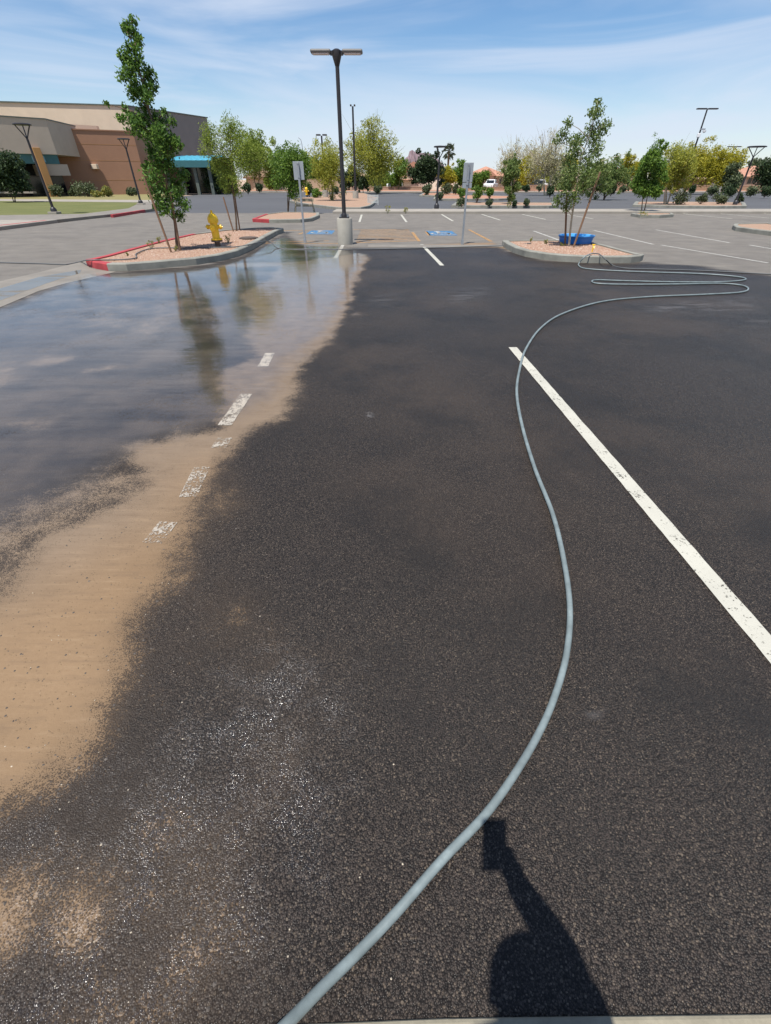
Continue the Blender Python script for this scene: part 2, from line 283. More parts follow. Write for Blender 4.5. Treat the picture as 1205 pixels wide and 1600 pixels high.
M = dict(
    asphalt=asphalt_near(), water=water_mat(),
    far_asphalt=pm('far_asphalt', (.082, .083, .087), .85, .14, .12, 6, .1),
    concrete=pm('concrete', (.29, .262, .22), .85, .15, 1.3, 70, .25), underfoot=pm('stained_concrete', (.25, .225, .165), .85, .3, 5, 90, .35), kerb=pm('kerb_concrete', (.235, .23, .195), .85, .28, 2.5, 60, .3),
    apron=pm('apron_concrete', (.205, .182, .148), .6, .2, 1.6, 40, .2),
    red=pm('red_kerb_paint', (.36, .045, .05), .7, .3, 3, 60, .2), white=paint_mat('white_line_paint', (.46, .445, .375), .27),
    faded=paint_mat('faded_line_paint', (.37, .325, .265), .50), dash=paint_mat('worn_dash_paint', (.40, .36, .30), .40), orange=paint_mat('orange_line_paint', (.40, .225, .085), .36),
    blue=paint_mat('blue_stall_paint', (.06, .20, .38), .40), wline=paint_mat('worn_line_paint', (.40, .385, .345), .32),
    gravel=gravel_mat('pink_gravel', (.285, .180, .122), (.355, .238, .165), (.41, .31, .24)),
    dirt=gravel_mat('desert_dirt', (.40, .29, .21), (.47, .35, .26), (.33, .24, .18)),
    gravelstone=leafm('gravel_stone', (.26, .145, .095), (.35, .215, .15), (.43, .32, .25), 0),
    redgravel=gravel_mat('red_gravel', (.33, .17, .11), (.42, .23, .15), (.30, .20, .14)),
    lawn=grass_mat('lawn_grass', (.105, .125, .045), (.15, .155, .06), (.19, .17, .085)),
    drylawn=grass_mat('dry_grass', (.21, .19, .085), (.26, .22, .11), (.17, .17, .07)),
    steel_dark=pm('dark_bronze_metal', (.022, .020, .022), .45, .15, 6, 80, .05, .002, 0, .5),
    galv=pm('galvanised_steel', (.32, .34, .36), .5, .1, 8, 60, .05, .002, .55),
    signback=pm('sign_back_metal', (.33, .36, .38), .55, .12, 5, 40, .04, .002, .3),
    head=pm('lamp_head_grey', (.16, .155, .145), .5, .1, 8, 60, .03), lens=pm('lamp_lens', (.62, .56, .58), .35, .05, 8, 60, .03),
    yellow=pm('hydrant_yellow', (.86, .53, .014), .38, .1, 9, 50, .1, .003, 0, .5),
    iron=pm('rusty_iron', (.10, .075, .06), .8, .3, 20, 80, .3), hose=pm('grey_hose_rubber', (.175, .212, .212), .42, .3, 9, 60, .08, .002),
    hose2=pm('dark_hose_rubber', (.10, .105, .105), .5, .12, 7, 120, .05, .002),
    pool=pm('blue_plastic', (.025, .19, .58), .3, .1, 6, 60, .03, .002, 0, .5), pool_in=pm('pale_blue_plastic', (.09, .40, .78), .3, .1, 6, 60, .03, .002),
    brown=stucco('brown_stucco', (.33, .185, .12)), cream=stucco('cream_stucco', (.66, .54, .41)), sideshade=stucco('shaded_cream_stucco', (.215, .212, .207)), grey=stucco('greige_stucco', (.43, .365, .30)),
    rust=stucco('rust_stucco', (.40, .22, .09)), teal=pm('teal_metal', (.035, .125, .14), .45, .1), cyan=pm('cyan_metal_roof', (.09, .40, .52), .4, .08),
    glass=pm('dark_glass', (.012, .014, .016), .12, .1, 2, 10, .01, .001, 0, .6), pane=pm('blue_pane', (.16, .36, .46), .25, .1, 2, 10, .01),
    coping=pm('metal_coping', (.10, .12, .105), .5), bark=pm('bark', (.135, .092, .06), .9, .3, 14, 90, .6, .008),
    palebark=pm('pale_bark', (.42, .37, .27), .85, .2, 8, 60, .4), greenbark=pm('green_bark', (.16, .17, .07), .85, .2, 8, 60, .4),
    stake=pm('stake_wood', (.19, .11, .065), .85, .25, 10, 70, .4), 
    ash=leafm('ash_leaf', (.05, .115, .022), (.10, .195, .032), (.20, .32, .06), 0.45), olive=leafm('olive_leaf', (.095, .155, .04), (.165, .23, .06), (.26, .31, .11), 0.45),
    mesquite=leafm('mesquite_leaf', (.15, .215, .035), (.23, .30, .045), (.31, .37, .07), 0.5), paloverde=leafm('palo_verde_leaf', (.24, .27, .045), (.35, .37, .055), (.45, .43, .07), 0.5),
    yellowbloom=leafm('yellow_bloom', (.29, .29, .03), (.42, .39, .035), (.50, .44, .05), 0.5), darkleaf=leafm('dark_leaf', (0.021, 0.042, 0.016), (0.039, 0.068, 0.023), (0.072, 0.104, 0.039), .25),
    midleaf=leafm('mid_leaf', (.07, .145, .022), (.13, .225, .033), (.21, .31, .05), 0.45), paleleaf=leafm('pale_leaf', (.40, .37, .21), (.50, .46, .28), (.30, .31, .13), 0.4),
    shrub=leafm('shrub_leaf', (0.056, 0.081, 0.037), (0.094, 0.119, 0.053), (0.138, 0.163, 0.075), .2), weed=leafm('weed_leaf', (.17, .20, .05), (.26, .26, .07), (.38, .28, .04), .3),
    redshrub=leafm('red_shrub', (.22, .05, .05), (.30, .09, .08), (.16, .08, .04), .2), palm=leafm('palm_leaf', (.03, .045, .02), (.05, .07, .03), (.08, .10, .045), .2),
    tile=pm('roof_tile', (.43, .22, .145), .85, .2, .5, 8, .4, .05), tile2=pm('roof_tile_tan', (.40, .28, .19), .85, .2, .5, 8, .4, .05),
    house1=stucco('house_tan', (.46, .34, .245)), house2=stucco('house_pink', (.47, .345, .285)), house3=stucco('house_brown', (.33, .225, .15)), garage=pm('garage_door', (.50, .40, .29), .7, .05),
    block=pm('block_wall', (.36, .235, .165), .9, .12, 1, 10, .3), rock=pm('mountain_rock', (.19, .135, .145), .95, .3, .012, .08, .5, 3),
    carwhite=pm('white_car_paint', (.74, .75, .76), .25, .03, 2, 20, .01, .001, 0, .5), cardark=pm('dark_car_paint', (.03, .033, .04), .25, .05, 2, 20, .01, .001, 0, .5),
    rubber=pm('tyre_rubber', (.018, .018, .018), .8), panel=pm('pale_panel', (.46, .48, .46), .6, .1, 4, 40, .05),
    skin=pm('skin', (.42, .24, .16), .55, .08, 12, 90, .08), shirt=pm('navy_shirt', (.03, .04, .075), .85, .1, 10, 200, .2), trousers=pm('grey_trousers', (.10, .10, .11), .85, .1, 10, 200, .2),
    black=pm('black_plastic', (.015, .015, .016), .4, .1, 10, 80, .03), pebble=pm('loose_pebble', (.10, .085, .072), .8, .5, 30, 90, .3),
    glint_speck=pm('pale_glint_speck', (.50, .43, .33), .8, .4, 30, 90, .3), concrete_base=pm('lamp_base_concrete', (.36, .34, .29), .85, .12, 3, 40, .35),
    hat=pm('straw_hat', (.36, .29, .17), .85, .15, 20, 120, .2), wood=pm('pale_yellow_wood', (.46, .38, .26), .7),
)

# ------------------------------------------------------------------ ground and paving
def P(lst, z=0): return [g(x, y, z) for x, y in lst]
def sheet(name, pts, z, m, parent=None):
    b = MB(); b.add([(p[0], p[1], z) for p in ccw(pts)], [tuple(range(len(pts)))]); return b.build(name, m, parent)
R = 4500
gm = MB(); gm.lathe([(R, -.10), (R, -.09)], n=48); struct(gm.build('ground', M['dirt']), 'tan desert ground reaching to the horizon')

isl_l_front = [(137, 416), (150, 420), (170, 423.5), (200, 423.5), (243, 420), (308, 414), (345, 408), (372, 401), (396, 390), (416, 377.5), (434, 367), (444, 363.5)]
isl_l_back = [(441, 356), (425, 355), (400, 355.5), (350, 359), (300, 365), (250, 376), (200, 389), (165, 398.5), (141, 404)]
isl_r = [(784, 384), (791, 389), (803, 395.5), (820, 401), (850, 406), (880, 409), (920, 411), (960, 411.5), (985, 411), (999, 409.5), (1004, 407)]
isl_r_back = [(1001, 396.5), (975, 390), (945, 382), (927, 378.5), (900, 375.5), (874, 374.5), (830, 374.5), (798, 375)]
silt_px = [(560, 396), (574, 402), (570, 412), (553, 445), (538, 490), (508, 539), (463, 569), (471, 604), (438, 649), (385, 679), (344, 722), (319, 758), (285, 813), (276, 860), (268, 900), (229, 948), (200, 1000), (181, 1068), (158, 1135), (124, 1179), (75, 1222), (0, 1262), (-200, 1330),
           (-350, 900), (-60, 960), (10, 930), (30, 880), (70, 835), (150, 800), (212, 773), (224, 749), (199, 719), (209, 694), (279, 684), (344, 669), (358, 624), (340, 594), (365, 574), (405, 552), (385, 525), (400, 490), (375, 462), (420, 436), (440, 415), (500, 404)]
silt_more = [[(52, 569), (62, 561), (90, 557), (122, 556), (105, 563), (80, 569)], [(30, 662), (50, 661), (76, 664), (60, 667)], [(-80, 1400), (5, 1398), (22, 1425), (8, 1465), (-60, 1500)],
             [(0, 575), (10, 565), (6, 600), (-20, 610)], [(60, 400), (122, 1412), (140, 1415), (128, 1440)], [(135, 578), (180, 574), (185, 576), (140, 581)], [(335, 416), (380, 411), (480, 409), (500, 413), (400, 417)],
             [(550, 491), (556, 489.5), (566, 491), (558, 493.5)], [(655, 383), (700, 381), (770, 379), (800, 392), (870, 398), (780, 387), (700, 385)]]
silt_more[4] = [(122, 1412), (140, 1408), (146, 1420), (128, 1440)]
scuff_px = [[(916, 1114), (932, 1096), (952, 1082), (960, 1094), (944, 1106), (930, 1122)], [(571, 645), (580, 641), (584, 654), (575, 659)], [(548, 492), (556, 489), (566, 491), (558, 494)]]
silt_soft = [([(-250, 1240), (90, 1190), (160, 1125), (215, 1040), (340, 1090), (300, 1180), (200, 1290), (150, 1420), (60, 1560), (-200, 1640)], -.125), ([(-200, 900), (30, 815), (110, 770), (230, 735), (300, 690), (260, 800), (120, 900), (-200, 1010)], .0), ([(300, 700), (400, 690), (430, 740), (330, 830), (300, 800)], -.2), ([(60, 440), (250, 440), (330, 490), (250, 520), (60, 490)], -.06)]
film_px = [(-400, 600), (-60, 500), (0, 482), (60, 458), (137, 427), (182, 428), (243, 424), (308, 418), (372, 404), (416, 380), (447, 366), (470, 382), (500, 385), (538, 384), (574, 400), (553, 445), (538, 490), (505, 539), (462, 569), (455, 600), (415, 640), (350, 668), (270, 690), (215, 712), (130, 790), (0, 850), (-400, 960)]
dark_px = [(-700, 700), (-300, 560), (0, 481), (60, 456), (137, 425), (182, 425), (243, 421), (308, 415), (372, 402), (416, 379), (447, 364), (468, 383), (520, 388), (640, 387), (786, 385), (802, 394), (850, 406), (920, 411), (985, 411), (1010, 410), (1100, 417), (1205, 431), (1600, 470)]
damp_px = [(-100, 1700), (-100, 1310), (90, 1290), (240, 1200), (370, 1080), (450, 1040), (520, 1100), (500, 1250), (400, 1450), (300, 1640)]
residue_px = [[(690, 455), (760, 445), (770, 465), (700, 475)], [(575, 465), (615, 458), (625, 475), (590, 482)], [(985, 475), (1180, 462), (1180, 490), (1010, 492)], [(1150, 500), (1210, 498), (1210, 508), (1160, 508)]]
def sdf(poly, X, Y):
    p = np.array([(q[0], q[1]) for q in poly]); q = np.roll(p, -1, 0); D = np.full(X.shape, 1e9); ins = np.zeros(X.shape, bool)
    for (ax, ay), (bx, by) in zip(p, q):
        ex, ey = bx-ax, by-ay; wx, wy = X-ax, Y-ay; tt = np.clip((wx*ex+wy*ey)/(ex*ex+ey*ey+1e-12), 0, 1)
        D = np.minimum(D, (wx-ex*tt)**2+(wy-ey*tt)**2)
        c = ((ay <= Y) & (by > Y)) | ((by <= Y) & (ay > Y))
        with np.errstate(divide='ignore', invalid='ignore'): xi = ax+(Y-ay)/(by-ay)*ex
        ins ^= c & (X < xi)
    D = np.sqrt(D); return np.where(ins, D, -D)
def axis(a, b, step, grow):
    out = [0.0]; s = step
    while out[-1] < b: out.append(out[-1]+s); s *= grow
    pos = [v for v in out if v < b]+[b]
    out = [0.0]; s = step
    while out[-1] > a: out.append(out[-1]-s); s *= grow
    return np.array(sorted(set([v for v in out if v > a]+[a]+pos)))
def fields(X, Y):
    z = lambda lst: [sdf(P(q), X, Y) for q in lst]
    silt = sdf(P(silt_px), X, Y)
    for s_ in z(silt_more): silt = np.maximum(silt, np.minimum(s_, .12) if True else s_)
    for q, cap in silt_soft: silt = np.maximum(silt, np.minimum(sdf(P(q), X, Y)*.35, cap))
    film = sdf(P(film_px), X, Y)
    darkp = [(-25, -1)] + [tuple(v[:2]) for v in P(dark_px)] + [(40, -1)]
    dark = sdf(darkp, X, Y); res = np.max(np.array(z(residue_px)), 0); res = np.maximum(res, np.clip(np.max(np.array(z(scuff_px)), 0)*22+.35, -2, .7))
    return dict(silt=silt, film=film, sealed=dark, residue=res, damp=sdf(P(damp_px), X, Y))
def grid(name, xs, ys, z, m, keep=None):
    X, Y = np.meshgrid(xs, ys); f = fields(X.ravel(), Y.ravel()); nx, ny = len(xs), len(ys)
    i = np.arange(nx*ny).reshape(ny, nx); q = np.stack([i[:-1, :-1], i[:-1, 1:], i[1:, 1:], i[1:, :-1]], -1).reshape(-1, 4)
    if keep is not None:
        k = f[keep[0]] > keep[1]; q = q[k[q].all(1)]
    used = np.unique(q); remap = np.full(nx*ny, -1); remap[used] = np.arange(len(used)); q = remap[q]
    co = np.stack([X.ravel(), Y.ravel(), np.full(nx*ny, z)], 1)[used]
    me = bpy.data.meshes.new(name); me.vertices.add(len(co)); me.vertices.foreach_set('co', co.ravel().astype(np.float32))
    me.loops.add(q.size); me.loops.foreach_set('vertex_index', q.ravel().astype(np.int32)); me.polygons.add(len(q))
    me.polygons.foreach_set('loop_start', (np.arange(len(q))*4).astype(np.int32)); me.update(calc_edges=True)
    for k, v in f.items():
        a = me.attributes.new(k, 'FLOAT', 'POINT'); a.data.foreach_set('value', v[used].astype(np.float32))
    me.materials.append(m); o = bpy.data.objects.new(name, me); C.objects.link(o); return o
ys = np.concatenate([[-3, -1], axis(0, 33.2, .03, 1.012)[0:]]); xs = axis(-15.6, 60, .03, 1.012)
lot = struct(grid('parking_lot', xs, ys, 0, M['asphalt']), 'dark sealed and silt covered asphalt parking lot')
water = struct(grid('water', axis(-14, .2, .05, 1.006), np.arange(2.0, 18.5, .06), .008, M['water'], ('film', -.25)), 'thin sheet of muddy water reflecting sky and trees')
struct(sheet('far_parking_lot', [(-26, 33.1), (95, 33.1), (95, 88), (-26, 88)], -.02, M['far_asphalt']), 'dark grey asphalt of the parking lot beyond the kerb')

def line(a, b, w, m, z=.004, name='parking_line', zz=None):
    a = Vector(a[:2]); b = Vector(b[:2]); d = (b-a).normalized(); n = Vector((-d.y, d.x))*w/2; q = MB()
    L_ = min(70, max(1, int((b-a).length/(.05 if a.y < 7 else .4))))
    vs = []; 
    for i in range(L_+1):
        p = a+(b-a)*i/L_; j, j2 = random.uniform(-.05, .03), random.uniform(-.05, .03)
        vs += [(p.x+n.x*(1+j), p.y+n.y*(1+j), z), (p.x-n.x*(1+j2), p.y-n.y*(1+j2), z)]
    q.add(vs, [(2*i, 2*i+1, 2*i+3, 2*i+2) for i in range(L_)]); return q.build(name, m, lot)
def pline(a, b, w=.105, m=None, **k): return line(g(*a), g(*b), w, m or M['white'], **k)
A0, A1 = g(801, 543), g(1106, 900); line(A0, A1+(A1-A0).normalized()*1.4, .105, M['white'])
for a, b, m_ in (((422, 552), (411, 573), 'dash'), ((385, 616), (351, 665), 'dash'), ((316, 730), (294, 777), 'faded'), ((264, 816), (238, 849), 'faded'), ((352, 684), (342, 700), 'faded')): pline(a, b, .115, M[m_])
pline((659, 382), (691, 415)); pline((536, 383), (524, 404), m=M['wline'])
for a, b in (((565.4, 335.6), (561.7, 347)), ((627, 335.6), (635.4, 347)), ((690, 335), (708, 345.6)), ((753, 335), (781.6, 344)), ((816, 335), (853, 343)), ((881, 334.5), (927, 342)), ((1065, 333.8), (1144, 341.8)), ((1125, 334), (1210, 341.5)), ((1187, 333.5), (1290, 342))):
    pline(a, b)
for a, b in (((928, 360), (1021, 382)), ((1024, 359), (1140, 379.5)), ((1033, 383), (1200, 411)), ((1171, 383), (1320, 408)), ((834, 361), (874, 375.5))): pline(a, b, m=M['wline'])
for a, b in (((644.6, 363), (655, 377)), ((733, 359), (768, 377.5)), ((666, 362), (671, 368)), ((467, 366), (476, 363)), ((415, 380.5), (528, 380.5)), ((430, 360.5), (528, 359.5)), ((552, 359), (640, 359))): pline(a, b, .11, M['orange'])
for k in range(10):                                     # hatched aisle
    y0 = 16.9+.47*k; line((-1.0, y0), (1.05-.06*k*.2, y0+.62), .13, M['orange'], name='hatch_stripe')
for k in range(4): line((-5.2+.4*k, 16.9-.06*k), (-1.9, 17.5+.5*k) if k < 2 else (-2.2, 17.9), .11, M['orange'], name='hatch_stripe') if k < 1 else None
def stall_symbol(x0, x1, y0, y1):
    s_ = sheet('accessible_stall_square', [(x0, y0), (x1, y0), (x1, y1), (x0, y1)], .004, M['blue'], lot)
    cx, cy = (x0+x1)/2, (y0+y1)/2; sc = (y1-y0)/1.5; q = MB(); z = .008
    ring = [(cx-.05+.32*sc*math.cos(a), cy-.2*sc+.32*sc*math.sin(a)) for a in [math.pi*.75+i*math.pi*1.45/12 for i in range(13)]]
    rin = [(cx-.05+.24*sc*math.cos(a), cy-.2*sc+.24*sc*math.sin(a)) for a in [math.pi*.75+i*math.pi*1.45/12 for i in range(13)]]
    for i in range(12): q.quad((*ring[i], z), (*ring[i+1], z), (*rin[i+1], z), (*rin[i], z))
    for x, y, w, h in ((-.08, .1, .1, .55), (.08, -.05, .36, .09), (.24, -.27, .09, .42), (.30, -.48, .2, .08), (.08, .2, .3, .08)):
        q.quad((cx+(x-w/2)*sc, cy+(y-h/2)*sc, z), (cx+(x+w/2)*sc, cy+(y-h/2)*sc, z), (cx+(x+w/2)*sc, cy+(y+h/2)*sc, z), (cx+(x-w/2)*sc, cy+(y+h/2)*sc, z))
    hd = [(cx-.09*sc+.11*sc*math.cos(a*math.pi/6), cy+.5*sc+.11*sc*math.sin(a*math.pi/6), z) for a in range(12)]; q.add(hd, [tuple(range(12))])
    q.build('wheelchair_symbol', M['wline'], lot)
a, b = g(478, 366), g(526, 360); stall_symbol(a.x, b.x-.05, a.y, b.y)
a, b = g(671, 368), g(714, 361); stall_symbol(a.x, b.x-.2, a.y, b.y)

# walk under the photographer's feet
struct(MB().prism(ccw([(-3, -3), (3, -3), (3, .172), (.93, .138), (.14, .131), (-.30, .119), (-3, .07)]), -.05, .014).build('sidewalk', M['underfoot'], bevel=.008), 'pale concrete kerb edge at the very bottom of the photo')
# concrete gutter apron on the left
struct(MB().prism(ccw(P([(0, 440), (60, 426), (110, 413.5), (138, 407.5), (139, 418), (150, 422), (182, 425), (100, 444), (60, 455.5), (0, 481), (-300, 560), (-300, 505)])), -.05, .006).build('gutter_apron', M['apron']), 'pale concrete gutter apron left of the hydrant island')
ap = [(x, y) for x, y in [(0, 452), (60, 434), (128, 422), (125, 428), (90, 438), (40, 456), (0, 471), (-200, 520), (-200, 495)]]
def plain_water(name, pts, z):
    t = NT('gutter_water'); gl = t.N.new('ShaderNodeBsdfGlossy'); gl.inputs['Roughness'].default_value = .06
    fr = t.N.new('ShaderNodeFresnel'); fr.inputs[0].default_value = 1.4; tr = t.N.new('ShaderNodeBsdfTransparent'); t.put(tr.inputs[0], (.86, .86, .86)); mx = t.N.new('ShaderNodeMixShader')
    t.put(mx.inputs[0], t.math('MULTIPLY', fr.outputs[0], t.ss(t.noise(1.0, 4, .6, t.mapping((.5, 2.5, 1), (0, 0, .5))), .36, .5))); t.t.links.new(tr.outputs[0], mx.inputs[1]); t.t.links.new(gl.outputs[0], mx.inputs[2])
    return sheet(name, pts, z, t.fin(mx.outputs[0]))
struct(plain_water('gutter_water', P(ap), .012), 'shallow water lying in the concrete gutter apron')
struct(MB().box(-.55, 4.5, 15.75, 16.35, -.05, .005).build('valley_gutter', M['apron']), 'narrow concrete gutter strip before the accessible stalls')

def island(name, label, front, back, zk=.15, soil='gravel', red=None, back_z=.15, kw=.16):
    pts = ccw([v.to_2d() for v in P(front)] + [v.to_2d() for v in P(back, back_z)]); ins = inset(pts, kw); n = len(pts)
    o = MB().prism(inset(pts, .05), -.05, zk-.025).build(name, M[soil]); struct(o, label)
    def seg(i0, i1, m, nm):
        q = MB(); idx = list(range(i0, i1))
        for i in idx:
            j = (i+1) % n; i_ = i % n; a, b, c, d = pts[i_], pts[j], ins[j], ins[i_]; r = .02
            a2 = a+(d-a)*.12; b2 = b+(c-b)*.12
            vs = [(a.x, a.y, -.05), (b.x, b.y, -.05), (a.x, a.y, zk-r), (b.x, b.y, zk-r), (a2.x, a2.y, zk), (b2.x, b2.y, zk), (d.x, d.y, zk), (c.x, c.y, zk), (d.x, d.y, -.05), (c.x, c.y, -.05)]
            fs = [(0, 1, 3, 2), (2, 3, 5, 4), (4, 5, 7, 6), (6, 7, 9, 8)]
            if i == i0: fs.append((0, 2, 4, 6, 8))
            if i == i1-1: fs.append((1, 9, 7, 5, 3))
            q.add(vs, fs)
        return q.build(nm, m, o)
    if red is None: seg(0, n, M['kerb'], 'kerb')
    else:
        mask = [red((pts[i]+pts[(i+1) % n])/2) for i in range(n)]; s0 = next(i for i in range(n) if mask[i] != mask[i-1]); i = s0
        while i < s0+n:
            j = i
            while j < s0+n and mask[j % n] == mask[i % n]: j += 1
            seg(i, j, M['red'] if mask[i % n] else M['kerb'], 'red_kerb' if mask[i % n] else 'kerb'); i = j
    return o
def pxof(p, z=0):                                       # back to photo pixels, to choose stretches of kerb
    v = Vector((p[0], p[1], z-CAMH)); f = v.y*math.cos(PITCH)-v.z*math.sin(PITCH); u = v.y*math.sin(PITCH)+v.z*math.cos(PITCH)
    return 602.5+F*v.x/f, 800-F*u/f
def red_left(p):
    x, y = pxof(p); return (x < 183 and y > 410) or (x < 320 and y < 412 and y > 375)
IL = island('planter_island', 'pink gravel island with yellow hydrant and red painted kerb end', isl_l_front, isl_l_back, red=red_left)
IR = island('planter_island', 'pink gravel island holding the blue pool and staked tree', isl_r, isl_r_back)
island('planter_island', 'small gravel island with short red kerb behind the hydrant island', [(395, 347), (421, 348.5), (440, 348.5), (470, 348), (488, 346), (499, 341)], [(499, 332), (470, 331), (440, 331), (415, 334), (398, 340)], red=lambda p: pxof(p)[0] < 421 and pxof(p)[1] > 341)
island('planter_island', 'low gravel island bay under the slender deep green tree', [(985, 338), (1000, 340.5), (1030, 341), (1052, 339.5)], [(1050, 332.3), (1000, 332), (988, 332.6)])
island('planter_island', 'gravel island cut by the right edge of photo', [(1143, 358), (1148, 361), (1175, 365), (1215, 370), (1300, 382)], [(1300, 362), (1200, 348), (1148, 349)])
struct(MB().prism([(-3.2, 32.4), (60, 32.4), (60, 35.2), (-3.2, 35.2)], -.05, .13).build('sidewalk', M['concrete'], bevel=.02), 'long pale concrete walk dividing the two parking lots')
island('planter_island', 'gravel island with far yellow hydrant beside dark drive', [(452, 316), (470, 320), (489, 323), (529, 328), (564, 328), (578, 325), (584, 321)], [(592, 311), (570, 303.5), (545, 302), (505, 307), (465, 312)], back_z=0)
island('planter_island', 'gravel strip with round shrubs behind the fork lamp', [(677, 313), (720, 313.3), (780, 313), (803, 312)], [(800, 308.5), (740, 307), (680, 308)], soil='redgravel', kw=.3, back_z=0)
island('planter_island', 'long narrow gravel strip before the far lot', [(705, 324), (780, 325), (858, 325), (870, 324)], [(866, 319.5), (780, 319), (712, 319)], kw=.3, back_z=0)
island('planter_island', 'gravel strip planted with rounded hedges on the right', [(988, 323), (1060, 325), (1120, 325.5), (1166, 325)], [(1163, 319.5), (1090, 318), (992, 318)], kw=.3, back_z=0)
island('planter_island', 'short gravel strip left of the fork lamp with hedge', [(655, 307), (690, 308), (725, 307.5)], [(720, 304), (690, 303), (660, 303.5)], soil='redgravel', kw=.3, back_z=0)
def loose_gravel(isl, poly, n):
    q = MB(); pts = [v.to_2d() for v in poly]; xs_ = [p.x for p in pts]; ys_ = [p.y for p in pts]; ins_ = inset(pts, .2); k = 0
    A = np.array([(random.uniform(min(xs_), max(xs_)), random.uniform(min(ys_), max(ys_))) for _ in range(n*4)]); ok = sdf(ins_, A[:, 0], A[:, 1]) > .02
    for x, y in A[ok][:n]:
        r_ = random.uniform(.008, .026); a = random.uniform(0, 6.28); z = .124
        q.add([(x+r_*random.uniform(.6, 1.2)*math.cos(a+j*1.2566), y+r_*random.uniform(.6, 1.2)*math.sin(a+j*1.2566), z) for j in range(5)]+[(x, y, z+r_*.9)], [(j, (j+1) % 5, 5) for j in range(5)])
    o = q.build('loose_gravel', M['gravelstone'], isl); o['kind'] = 'stuff'
loose_gravel(IL, P(isl_l_front)+P(isl_l_back, .15), 4500); loose_gravel(IR, P(isl_r)+P(isl_r_back, .15), 3500)
# left: school side
struct(MB().prism(ccw([(-15.7, 8), (-15.7, 25.4), (-22, 24.5), (-60, 20), (-60, 5)]), -.05, .13).build('sidewalk', M['concrete'], bevel=.02), 'concrete walk behind the red kerb at left edge')
struct(MB().prism(ccw([(-15.75, 25.4), (-15.3, 29.4), (-15.3, 36), (-16.5, 44), (-19.4, 47.6), (-21.3, 46.8), (-19.7, 43), (-17.2, 36), (-17.0, 30), (-22, 28.5), (-22, 24.5)]), -.05, .122).build('sidewalk', M['apron']), 'concrete walk curving between lawn and drive')
struct(sheet('lawn', [(-22, 28.4), (-17.1, 30), (-17.3, 36), (-19.8, 43), (-21.4, 46.8), (-60, 55), (-60, 24)], .09, M['lawn']), 'green lawn in front of the school building')
struct(sheet('walkway', [(-19.4, 47.6), (-21.4, 46.7), (-60, 54.9), (-60, 58.5), (-22, 52)], .10, M['concrete']), 'pale walkway crossing the lawn before the building')
struct(sheet('dry_lawn', [(-22, 52), (-60, 58.4), (-90, 75), (-60, 84), (-30, 80), (-26, 66)], .08, M['drylawn']), 'dry olive grass strip along the building foot')
for a_, b_, nm in (((0, 358.5), (76, 349.5), 'red painted kerb at left edge of photo'), ((178, 340), (228, 331.5), 'red painted kerb stretch below the second fork lamp')):
    a = g(*a_); b = g(*b_)
    if a_[0] == 0: a = a+(a-b)*1.5
    d = (b-a).normalized(); n_ = Vector((-d.y, d.x, 0))*.15
    struct(MB().prism(ccw([a, b, b+n_, a+n_]), -.05, .138).build('kerb', M['red'], bevel=.015), nm)
# far edge
struct(MB().prism([(-26, 88), (95, 88), (95, 91.5), (-26, 91.5)], -.1, .13).build('sidewalk', M['concrete']), 'far pale sidewalk along the back of the lots')
struct(sheet('planting_bed', [(-26, 91.5), (95, 91.5), (95, 104), (-26, 104)], .12, M['redgravel']), 'reddish gravel bed in front of the houses')
# ------------------------------------------------------------------ hoses
def hose(name, label, px, rad, m, lifts=None, extra=None):
    pts = [g(x, y, rad*.95) for x, y in px]
    if lifts:
        for i, z in lifts.items(): pts[i] = g(px[i][0], px[i][1], z)
    for i in range(3, len(pts)-3):
        if not (lifts and i in lifts): pts[i] += Vector((random.uniform(-1, 1), random.uniform(-1, 1), 0))*.004*min(2, pts[i].y)
    if extra: pts += extra
    return tag(MB().tube(cr(pts, 14), rad, 10).build(name, m, smooth=True), label, 'hose')
hose('garden_hose', 'thick grey hose snaking across dark asphalt and over the white line', [(925, 396), (914, 401), (905, 411), (905, 415.5), (915, 419.5), (950, 422.5), (1010, 425), (1090, 427.5), (1140, 431), (1163, 434.5), (1160, 438), (1120, 440.5), (1050, 440.5), (970, 438.5), (935, 437.5), (925.5, 439.5), (935, 443), (980, 444.5), (1060, 444), (1125, 443), (1160, 446), (1169, 452), (1155, 457), (1100, 460), (1010, 464), (940, 471.5), (880, 490), (845, 512), (822, 545), (811, 580), (808, 615), (815, 665), (835, 730), (862, 800), (882, 870), (890, 945), (884, 1020), (864, 1095), (828, 1170), (768, 1262), (690, 1345), (620, 1425), (558, 1490), (506, 1541), (470, 1578), (434, 1614), (396, 1650)],
     .0138, M['hose'], {0: .19, 1: .175, 2: .04, 42: .02, 43: .045, 44: .07, 45: .09, 46: .10}, [Vector((-.42, -.07, .08)), Vector((-.7, -.3, .035)), Vector((-1.1, -.6, .03))])
hose('garden_hose', 'thin grey hose running from the yellow tap to right edge', [(926, 396), (936, 397), (946, 405), (957, 414), (975, 419), (1020, 420.5), (1100, 423), (1205, 428.5), (1400, 440)], .012, M['hose2'], {0: .19, 1: .18, 2: .16})
hose('garden_hose', 'thin dark hose crossing the wet ground past the pole foot', [(-200, 405), (0, 410.3), (60, 411.8), (104, 413), (125, 409), (137, 406.5), (175, 406), (211, 403.5), (214, 396), (240, 388), (300, 387), (370, 385.5), (418, 377), (436, 388), (480, 389.5), (560, 389.5), (650, 388), (720, 386), (790, 383.5), (830, 380)], .014, M['hose2'], {5: .16, 6: .15, 7: .15, 8: .15, 9: .15, 10: .15, 11: .15, 12: .165, 18: .05, 19: .155})

